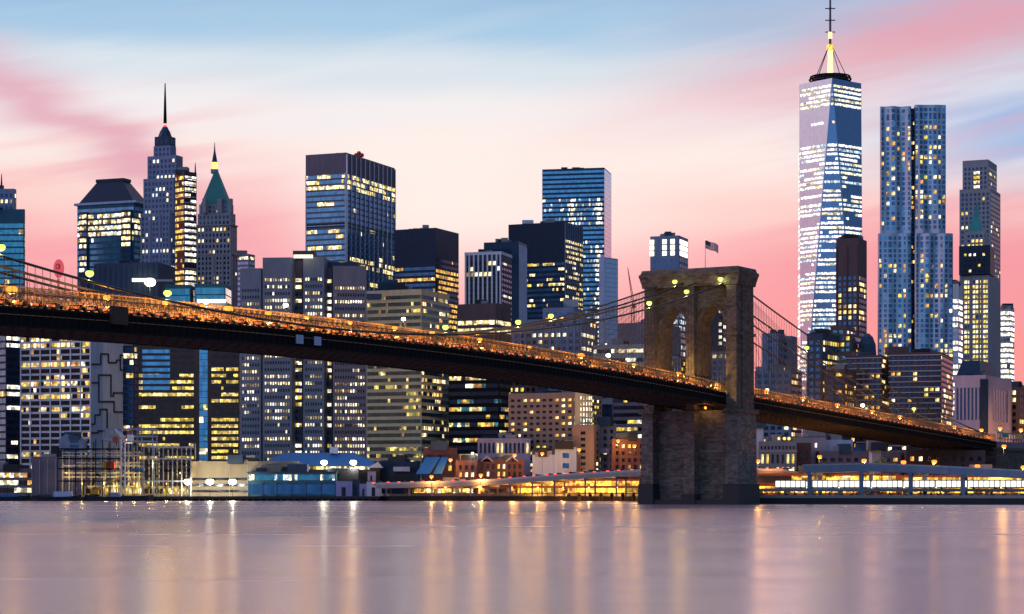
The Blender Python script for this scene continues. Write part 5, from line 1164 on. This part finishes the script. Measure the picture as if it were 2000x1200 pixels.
# road signs on the approach
for px, m_, lb in ((1962, 'sign_green', 'green road sign on the bridge approach railing'), (1988, 'sign_yellow', 'yellow road sign on the bridge approach railing')):
    tt = solve_t(px, 13.2); x, y, z = P(tt, 13.2, zr(-292)+2.2); t = thing('road_sign', lb, 'road sign', (x, y, z)); b = MB(); b.box(x-2.1, x+2.1, y-.5, y-.3, z-.4, z+1.4, m_); b.box(x-1.9, x+1.9, y-.53, y-.5, z-.2, z-.08, 'white_paint'); b.box(x-1.9, x+1.9, y-.53, y-.5, z+1.1, z+1.2, 'white_paint'); b.build('panel', t, (x, y, z)); b = MB(); b.bar((x-1.5, y-.2, z-2.5), (x-1.5, y-.2, z+1.2), .2, 'steel_dark'); b.bar((x+1.5, y-.2, z-2.5), (x+1.5, y-.2, z+1.2), .2, 'steel_dark'); b.build('post', t, (x, y, z))

# ------------------------------------------------------------------ piers at the left
pt = thing('pier', 'long dark pier deck along the left waterfront', 'pier', (-120, 1000, 0)); b = MB(); x0, x1 = W(-60, 975)[0], W(742, 975)[0]
b.box(x0, x1, 975, 1012, .9, 2.1, 'charcoal'); b.build('deck', pt, (-120, 1000, 0)); b = MB()
for k in range(60): x = x0+(x1-x0)*(k+.5)/60; b.box(x-.3, x+.3, 975.3, 976, -3, .9, 'timber')
b.box(x0, x1, 976.2, 977, -3, .9, 'steel_dark'); b.build('piling', pt, (-120, 1000, 0))
# teal two storey pier building
p = rect(484, 656, None, 984, 0, 16); b_ = Bd('pier_building', 'long teal glass pier building with a white upper gallery', p, z=2.1); b_.mass(p, 2.1, Z(924, 984), 'teal_wall'); f = b_.front(p)
b_.ribbon(f[:1], Z(942, 984), Z(923.5, 984), 3.6, .6, 1.3, LIT(1, .22, .2, ['cool', 'white', 'pale', 'teal'], 2), 'g_teal'); b_.ribbon(f[:1], 2.4, Z(944, 984), 4.6, .8, 4.5, LIT(1, .12, .1, ['teal']), 'g_deep')
b_.mass(inset(p, -.5), Z(924, 984), Z(921.5, 984), 'slate', 'roof_edge', parapet=False); b_.boxon(500, 518, 914, 922, 988, 6, 'slate', 'roof_unit'); b_.fins(f[:1], 2.1, Z(943, 984), 6, 'slate', .4, .4, 'post'); b_.done()
p = rect(374, 582, None, 996, 0, 10); b_ = Bd('pier_building', 'long beige shed wall behind the pier floodlights', p, z=2.1); b_.mass(p, 2.1, Z(906, 996), 'beige'); b_.ribbon(b_.front(p)[:1], 3, Z(930, 996), 3.2, .4, 3, LIT(.5, .3, .1, ['dim', 'warm']), 'g_dark'); b_.done()
# blue hip roofed hall
p = rect(512, 742, None, 1013, 0, 18); b_ = Bd('pier_hall', 'wide pier hall with a bright blue hipped roof', p, z=2.1); b_.mass(p, 2.1, Z(911, 1013), 'charcoal', parapet=False)
e = [Q(500, 909, 1011), Q(748, 912, 1011)]; r_ = [Q(560, 884.5, 1023), Q(692, 884.5, 1023)]; bm = MB()
E4 = [e[0], e[1], (e[1][0], e[1][1]+24, e[1][2]), (e[0][0], e[0][1]+24, e[0][2])]
bm.faces(E4+r_, [(0, 1, 5, 4), (1, 2, 5), (2, 3, 4, 5), (3, 0, 4), (3, 2, 1, 0)], 'blue_roof'); b_.add(bm, 'hipped_roof')
b_.ribbon([(W(560, 1012.8), W(724, 1012.8))], Z(918, 1013), Z(910.5, 1013), 2, .8, 1.2, LIT(1, .95, .95, ['yellow', 'warm', 'dim']), 'g_brown'); b_.boxon(644, 660, 873, 886, 1020, 4, 'pale_blue', 'roof_vent')
bm = MB(); a0, a1, am = Q(716, 914, 1009), Q(748, 914, 1009), Q(738, 903, 1009); bm.faces([a0, a1, am]+[(v[0], v[1]+6, v[2]) for v in (a0, a1, am)], [(0, 1, 2), (5, 4, 3), (1, 4, 5, 2), (0, 2, 5, 3)], 'lilac'); b_.add(bm, 'gable'); b_.done()
for a, c, lb in ((450, 486, 'small blue pyramid tent roof right of the floodlights'), (512, 548, 'small blue pyramid tent roof before the blue hall')):
    x, y = W((a+c)/2, 1000); t = thing('tent', lb, 'tent', (x, y, 2.1)); wd = (c-a)/2/F*1000; b = MB(); zt_, ze = Z(897, 1000), Z(907, 1000); sq = [(x-wd, y-wd), (x+wd, y-wd), (x+wd, y+wd), (x-wd, y+wd)]; b.faces([(i, j, ze) for i, j in sq]+[(x, y, zt_)], [(0, 1, 4), (1, 2, 4), (2, 3, 4), (3, 0, 4), (3, 2, 1, 0)], 'blue_roof'); b.build('canopy', t, (x, y, 2.1)); b = MB()
    for i, j in sq: b.bar((i*.98+x*.02, j, 2.1), (i*.98+x*.02, j, ze), .2, 'pale_concrete')
    b.build('frame', t, (x, y, 2.1))
# pale violet pavilion boxes at the pier end
for pl, pr, a, c, Y, m_, lb, nm in ((656, 688, 940, 972, 982, 'violet_tent', 'violet cabin with an open doorway at the pier end', 'cabin'), (688, 702, 938, 972, 984, 'slate', 'narrow blue grey stair cabin at the pier end', 'cabin'), (702, 718, 945, 972, 982, 'violet_tent', 'small violet cabin between stair cabin and white cabin', 'cabin'), (716, 744, 941, 972, 981, 'white_wall', 'pale white cabin at the right pier tip', 'cabin'), (718, 733, 921, 941, 984, 'lilac', 'upper lilac cabin stacked above the white cabin', 'cabin'), (640, 700, 916, 940, 990, 'charcoal', 'dark upper deck stage below the floodlights', 'stage')):
    x, y = W((pl+pr)/2, Y); h = (pr-pl)/2/F*Y; z0 = 2.1 if c > 960 else Z(c, Y); t = thing(nm, lb, 'cabin', (x, y, z0)); b = MB(); b.box(x-h, x+h, y, y+5, 2.1 if nm == 'stage' else z0, Z(a, Y), m_); b.build('wall', t, (x, y, z0)); b = MB(); b.box(x-h-.2, x+h+.2, y-.2, y+5.2, Z(a, Y), Z(a, Y)+.3, 'slate'); b.build('roof', t, (x, y, z0))
    b = MB(); b.box(x-h*.3, x+h*.2, y-.06, y, z0+.1, z0+(Z(a, Y)-z0)*.6, 'charcoal'); b.build('door', t, (x, y, z0))
# steel framed pier building under construction
def frame(label, cols, beams, Y, dep, m, name='steel_frame'):
    x, y = W(cols[0][0], Y); t = thing(name, label, 'steel frame', (x, y, 2.1)); o_ = (x, y, 2.1)
    for px, py in cols:
        a = W(px, Y)[0]
        for d_ in (0, dep): b = MB(); b.bar((a, Y+d_, 2.1), (a, Y+d_, Z(py, Y)), .42, m); b.build('column', t, o_)
    for pl, pr, py in beams:
        b = MB(); a, c, z = W(pl, Y)[0], W(pr, Y)[0], Z(py, Y)
        for d_ in (0, dep): b.bar((a, Y+d_, z), (c, Y+d_, z), .3, m, .55)
        n = max(2, int((c-a)/5))
        for i in range(n+1): b.bar((a+(c-a)*i/n, Y, z), (a+(c-a)*i/n, Y+dep, z), .22, m)
        b.build('beam', t, o_)
    return t
frame('dark steel frame of an unfinished pier building at left', [(113, 876), (148, 876), (170, 862), (187, 858), (215, 862), (240, 876)], [(113, 245, 877), (113, 245, 896), (113, 245, 916), (113, 245, 940)], 986, 16, 'steel_dark')
frame('grey inner scaffold bays behind the dark steel frame', [(122, 880), (135, 884), (160, 880), (178, 872), (198, 870), (206, 866), (228, 870), (252, 868), (262, 872), (272, 880)], [(122, 275, 884), (122, 275, 890), (150, 275, 904), (122, 275, 910), (122, 275, 924), (122, 275, 932), (170, 275, 950)], 996, 8, 'lime')
frame('pale steel frame columns lit yellow beside the floodlights', [(281, 870), (301, 870), (319, 870), (337, 870), (355, 874), (373, 865)], [(285, 373, 873), (285, 373, 896), (240, 373, 940)], 984, 14, 'lime')
t = thing('cross_brace', 'dark crossed bracing between the pale lit columns', 'brace', W(330, 994)+(2.1,)); b = MB()
for k in range(6):
    a, c = W(284+k*15, 993)[0], W(299+k*15, 993)[0]
    for y0_, y1_ in ((964, 942), (940, 920), (920, 898), (898, 876)): b.bar((a, 993, Z(y0_, 993)), (c, 993, Z(y1_, 993)), .3, 'steel_dark'); b.bar((c, 993, Z(y0_, 993)), (a, 993, Z(y1_, 993)), .3, 'steel_dark')
b.build('brace', t, W(330, 994)+(2.1,))
for pl, pr, a_, c_, m_, lb in ((200, 208, 903, 917, 'sign_yellow', 'yellow container stacked in the unfinished pier frame'), (206, 214, 902, 917, 'rust', 'orange container stacked in the unfinished pier frame'), (215, 223, 902, 917, 'crane_red', 'red container stacked in the unfinished pier frame'), (258, 282, 915, 920, 'blue_roof', 'blue tarpaulin bundle inside the pale steel columns')):
    x, y = W((pl+pr)/2, 990); h_ = (pr-pl)/2/F*990; z0_ = Z(c_, 990); t = thing('container' if m_ != 'blue_roof' else 'tarpaulin', lb, 'container', (x, y, z0_)); b = MB(); b.box(x-h_, x+h_, y, y+2.4, z0_, Z(a_, 990), m_)
    for k in range(6): b.box(x-h_+2*h_*(k+.2)/6, x-h_+2*h_*(k+.6)/6, y-.08, y, z0_+.1, Z(a_, 990)-.1, m_)
    b.build('body', t, (x, y, z0_)); b = MB(); b.box(x-h_-.1, x+h_+.1, y-.1, y+2.5, z0_-.25, z0_, 'steel_dark'); b.build('base', t, (x, y, z0_))
for px, py in ((160, 946), (205, 944), (228, 948), (262, 946), (290, 944), (325, 946), (352, 925), (300, 905), (235, 915), (130, 925)): x, y = W(px, 991); lamp((x, y, 2.1), 'y', 2600, 'yellow work lamp among the unfinished pier steelwork', 'work lamp', round(Z(py, 991)-2.1, 1), .38, 0, (0, 1), 'work lamps in the pier steelwork', 'work_lamp')
frame('open roof trellis high on the unfinished pier building', [(203, 835), (222, 836), (250, 834), (268, 834), (298, 838)], [(203, 300, 838), (203, 300, 852), (203, 300, 862)], 992, 12, 'lime_blue', 'roof_trellis')
t = crane(240, 982, 862, 971, 264, 836, 'rust', 'short red crane with white jib on the left pier'); t['category'] = 'crane'
t2 = crane(240.5, 979, 858, 971, 224, 838, 'white_paint', 'white forked boom beside the red pier crane')
x, y = W(185, 980); t = thing('excavator', 'yellow excavator with raised arm on the left pier', 'excavator', (x, y, 2.1)); o_ = (x, y, 2.1); b = MB(); b.box(x-1.6, x+1.8, y-1.2, y+1.2, 3.0, 5.2, 'yellow_paint'); b.build('cab', t, o_); b = MB(); b.box(x-2.2, x+2.2, y-1.5, y+1.5, 2.1, 3.0, 'steel_dark'); b.build('track', t, o_); b = MB(); b.bar((x+1.2, y-.4, 4.6), (x+6, y-.4, 8.4), .7, 'yellow_paint'); b.bar((x+6, y-.4, 8.4), (x+11, y-.4, 10.6), .55, 'yellow_paint'); b.bar((x+11, y-.4, 10.8), (x+12.3, y-.4, 9.2), .8, 'yellow_paint'); b.build('arm', t, o_)
b_, p = shed('pier_house', 'blue grey gabled house with four windows behind the steel frame', 115, 163, 858, 884, 1030, 10, 'lime_blue'); f = b_.front(p)
b_.punch([(lerp2(*f[0], .35), lerp2(*f[0], .9))], Z(876, 1030), Z(858, 1030), 2.4, 3.4, .7, .6, LIT(0), 'g_navy', .2); bm = MB(); a0, a1, am = Q(115, 858, 1030), Q(163, 858, 1030), Q(128, 848, 1030); bm.faces([a0, a1, am]+[(v[0], v[1]+10, v[2]) for v in (a0, a1, am)], [(0, 1, 2), (5, 4, 3), (1, 4, 5, 2), (0, 2, 5, 3)], 'lime_blue'); b_.add(bm, 'gable'); b_.done()
b_, p = shed('warehouse', 'purple grey sheds behind the far left pier', 62, 172, 897, 970, 1024, 18, 'mauve'); b_.fins(b_.front(p)[:1], 3, Z(898, 1024), 3.5, 'lilac', .3, .3, 'rib'); b_.done()
b_, p = shed('lit_hall', 'brightly lit riverside pavilion at far left edge', -60, 64, 920, 970, 1030, 10, 'mauve'); b_.ribbon(b_.front(p)[:1], 3, Z(921, 1030), 4, .6, 2, LIT(1, .8, .7, ['white', 'pale', 'amber'], 2), 'g_brown'); b_.done()
b_, p = shed('lit_hall', 'low lit hall glowing yellow under the unfinished frame', 165, 372, 950, 970, 1008, 8, 'cream'); b_.ribbon(b_.front(p)[:1], 2.4, Z(951, 1008), 3.6, .6, 2, LIT(1, .75, .6, ['yellow', 'warm', 'pale', 'amber'], 2), 'g_brown'); b_.done()
# moored craft
def boat(pl, pr, Y, label, hull, cabs):
    x0, x1 = W(pl, Y)[0], W(pr, Y)[0]; xm = (x0+x1)/2; t = thing('boat', label, 'boat', (xm, Y, 0)); o_ = (xm, Y, 0); n = 14; b = MB(); vs, fs = [], []
    for i in range(n+1):
        u = i/n; s_ = (1-abs(2*u-1)**4)**.5 if 0 < u < 1 else .05; x = x0+(x1-x0)*u; sh = 1.9+1.0*abs(2*u-1)**2.5
        vs += [(x, Y-2.6*s_, sh), (x, Y-1.9*s_, -.8), (x, Y+1.9*s_, -.8), (x, Y+2.6*s_, sh)]
    for i in range(n):
        a = 4*i
        for k in range(3): fs.append((a+k, a+4+k, a+5+k, a+1+k))
        fs.append((a+3, a+7, a+4, a))
    b.faces(vs, fs, hull); b.build('hull', t, o_)
    for u0, u1, z0, z1, m_ in cabs:
        b = MB(); b.box(x0+(x1-x0)*u0, x0+(x1-x0)*u1, Y-1.5, Y+1.5, z0, z1, m_); b.build('cabin', t, o_)
    b = MB(); b.tube([(xm, Y, 2), (xm, Y, 6.5)], .1, 'steel_dark', 6); b.build('mast', t, o_)
boat(-30, 60, 968, 'long dark moored barge at far left edge', 'hull', [(.1, .8, 1.8, 3.0, 'blue_roof')]); boat(62, 160, 966, 'dark moored work boat with pale blue wheelhouse', 'hull', [(.45, .8, 1.9, 4.3, 'pale_blue'), (.1, .4, 1.9, 3, 'slate')]); boat(165, 300, 968, 'low dark blue moored barge before the steel frame', 'hull', [(.38, .52, 1.8, 3.8, 'violet_tent'), (.55, .95, 1.6, 2.4, 'dark_blue')])
# floodlights on the pier and roadside lamps
for px, lb in ((367, 'left of three glaring pier floodlights'), (410, 'middle one of three glaring pier floodlights'), (454, 'right of three glaring pier floodlights')): x, y = W(px, 979); lamp((x, y, 2.1), 'w', 10000, lb, 'floodlight', 4.8, 1.8, 0, (0, 1), 'floodlights on the pier', 'floodlight')
for px, lb in ((633, 'left floodlight on the dark upper pier stage'), (690, 'right floodlight on the dark upper pier stage')): x, y = W(px, 988.5); lamp((x, y, Z(916, 990)+.3), 'w', 7500, lb, 'floodlight', 1.0, 1.6, 0, (0, 1), 'floodlights on the pier', 'floodlight')
for px, py, Y in ((843, 932, 961), (939, 929, 956), (1005, 890, 1000), (1059, 887, 1000), (1131, 879, 995), (1207, 862, 995), (1239, 872, 985), (880, 899, 1000), (1480, 902, 860), (1600, 893, 850)):
    zt_ = Z(py, Y); zb_ = 13 if Y < 950 and px < 1300 else (Z(945, 960) if Y < 965 and px < 1000 else GZ); x, y = W(px, Y); lamp((x, y, zb_), 'o', 4500, 'tall orange lamp rising behind the elevated road, one of several', 'street lamp', round(zt_-zb_, 1), .95, 1.0, (0, -1), 'orange lamps behind the elevated road')
for px, py, Y, key in ((923, 888, 1003, 'w'), (1738, 879, 830, 'w')): x, y = W(px, Y); lamp((x, y, GZ), key, 1500, 'white lamp on a tall post %s' % ('above the brick gabled row' if px < 1000 else 'under the side span at right'), 'street lamp', round(Z(py, Y)-GZ, 1), .6, 0)
for px, py, Y in ((1687, 901, 800), (1764, 904, 792), (1824, 903, 784), (1908, 912, 780), (1960, 873, 900), (1916, 841, 1000), (1998, 914, 772)): x, y = W(px, Y); lamp((x, y, GZ), 'o', 9000, 'orange lamp on a post along the steel elevated road at right', 'street lamp', round(Z(py, Y)-GZ, 1), 1.0, .8, (0, -1), 'orange lamps along the right elevated road')
for px, Y in ((1050, 962), (1100, 960), (1150, 958), (1000, 968), (940, 970), (870, 972), (1205, 955)): x, y = W(px, Y); lamp((x, y, GZ), 'o', 5000, 'small orange lamp glowing beneath the rising middle road', 'street lamp', 3.6, .4, .4, (0, -1), 'lamps beneath the middle road')
for px, Y in ((1500, 830), (1580, 828), (1650, 824), (1720, 820), (1800, 812), (1850, 810), (1907, 805), (1965, 800)): x, y = W(px, Y); lamp((x, y, GZ), 'o', 5000, 'small orange lamp glowing behind the low right shore road', 'street lamp', 3.0, .4, .4, (0, -1), 'lamps behind the low right road')
# trees and shrubs on the right shore
def leafy(name, label, x, y, z, h, r, group, m1='leaf', m2='leaf_dark', n=420):
    t = thing(name, label, name.replace('_', ' '), (x, y, z), group); R = random.Random(int(x*13)); th = h-r*1.25
    if th > .4:
        b = MB(); b.tube([(0, 0, -.1), (.05, 0, th*.6), (0, .05, th+r*.5)], [.2, .15, .06], 'bark', 6)
        for k in range(4): a = 1.6*k; b.bar((0, 0, th*.7), (cos(a)*r*.6, sin(a)*r*.6, th+r*.6), .09, 'bark')
        b.build('trunk', t)
    b = MB(); cl = [(R.uniform(-.6, .6)*r, R.uniform(-.6, .6)*r, max(th, 0)+r*R.uniform(.25, 1.5), R.uniform(.35, .6)*r) for _ in range(8)]
    for i in range(n):
        c_ = R.choice(cl); a, e = R.uniform(0, 6.28), math.asin(R.uniform(-1, 1)); q = c_[3]*R.uniform(.55, 1.05); px_, py_, pz = c_[0]+q*cos(a)*cos(e), c_[1]+q*sin(a)*cos(e), max(.05, c_[2]+q*sin(e)*.8); s_ = R.uniform(.14, .3); d1 = [R.uniform(-1, 1)*s_ for _ in range(3)]; d2 = [R.uniform(-1, 1)*s_ for _ in range(3)]
        b.face([(px_-d1[0], py_-d1[1], pz-d1[2]), (px_+d2[0], py_+d2[1], pz+d2[2]), (px_+d1[0], py_+d1[1], pz+d1[2]), (px_-d2[0], py_-d2[1], pz-d2[2])], R.choice((m1, m1, m2)))
    b.build('crown', t); return t
for px, Y, h, r in ((1592, 838, 11.5, 3.0), (1612, 842, 10.5, 2.6), (1690, 835, 13, 2.6), (1722, 832, 14, 2.8), (1742, 838, 12, 2.2)):
    x, y = W(px, Y); leafy('tree', 'small lamplit tree between the right shore roads', x, y, GZ, h, r, 'trees between the right shore roads', n=520)
for k in range(26):
    px = 1498+k*20+rr.uniform(-5, 5); Y = 788-(px-1480)*.05; x, y = W(px, Y); leafy('shrub', 'round clipped shrub in the planting row on the right quay', x, y, GZ, 1.1+rr.random()*.6, .9+rr.random()*.5, 'shrubs along the right quay', n=110)
t = thing('quay_railing', 'thin pale railing along the right quay', 'railing', W(1490, 780)+(GZ,)); o_ = W(1490, 780)+(GZ,); b = MB(); a, c = W(1490, 777.5), W(2050, 742.5)
for i in range(80): q = lerp2(a, c, i/79); b.bar(q+(GZ,), q+(GZ+1.1,), .07, 'lime_blue')
b.build('post', t, o_); b = MB()
for zz_ in (.55, 1.1): b.bar(a+(GZ+zz_,), c+(GZ+zz_,), .08, 'lime_blue')
b.build('rail', t, o_)
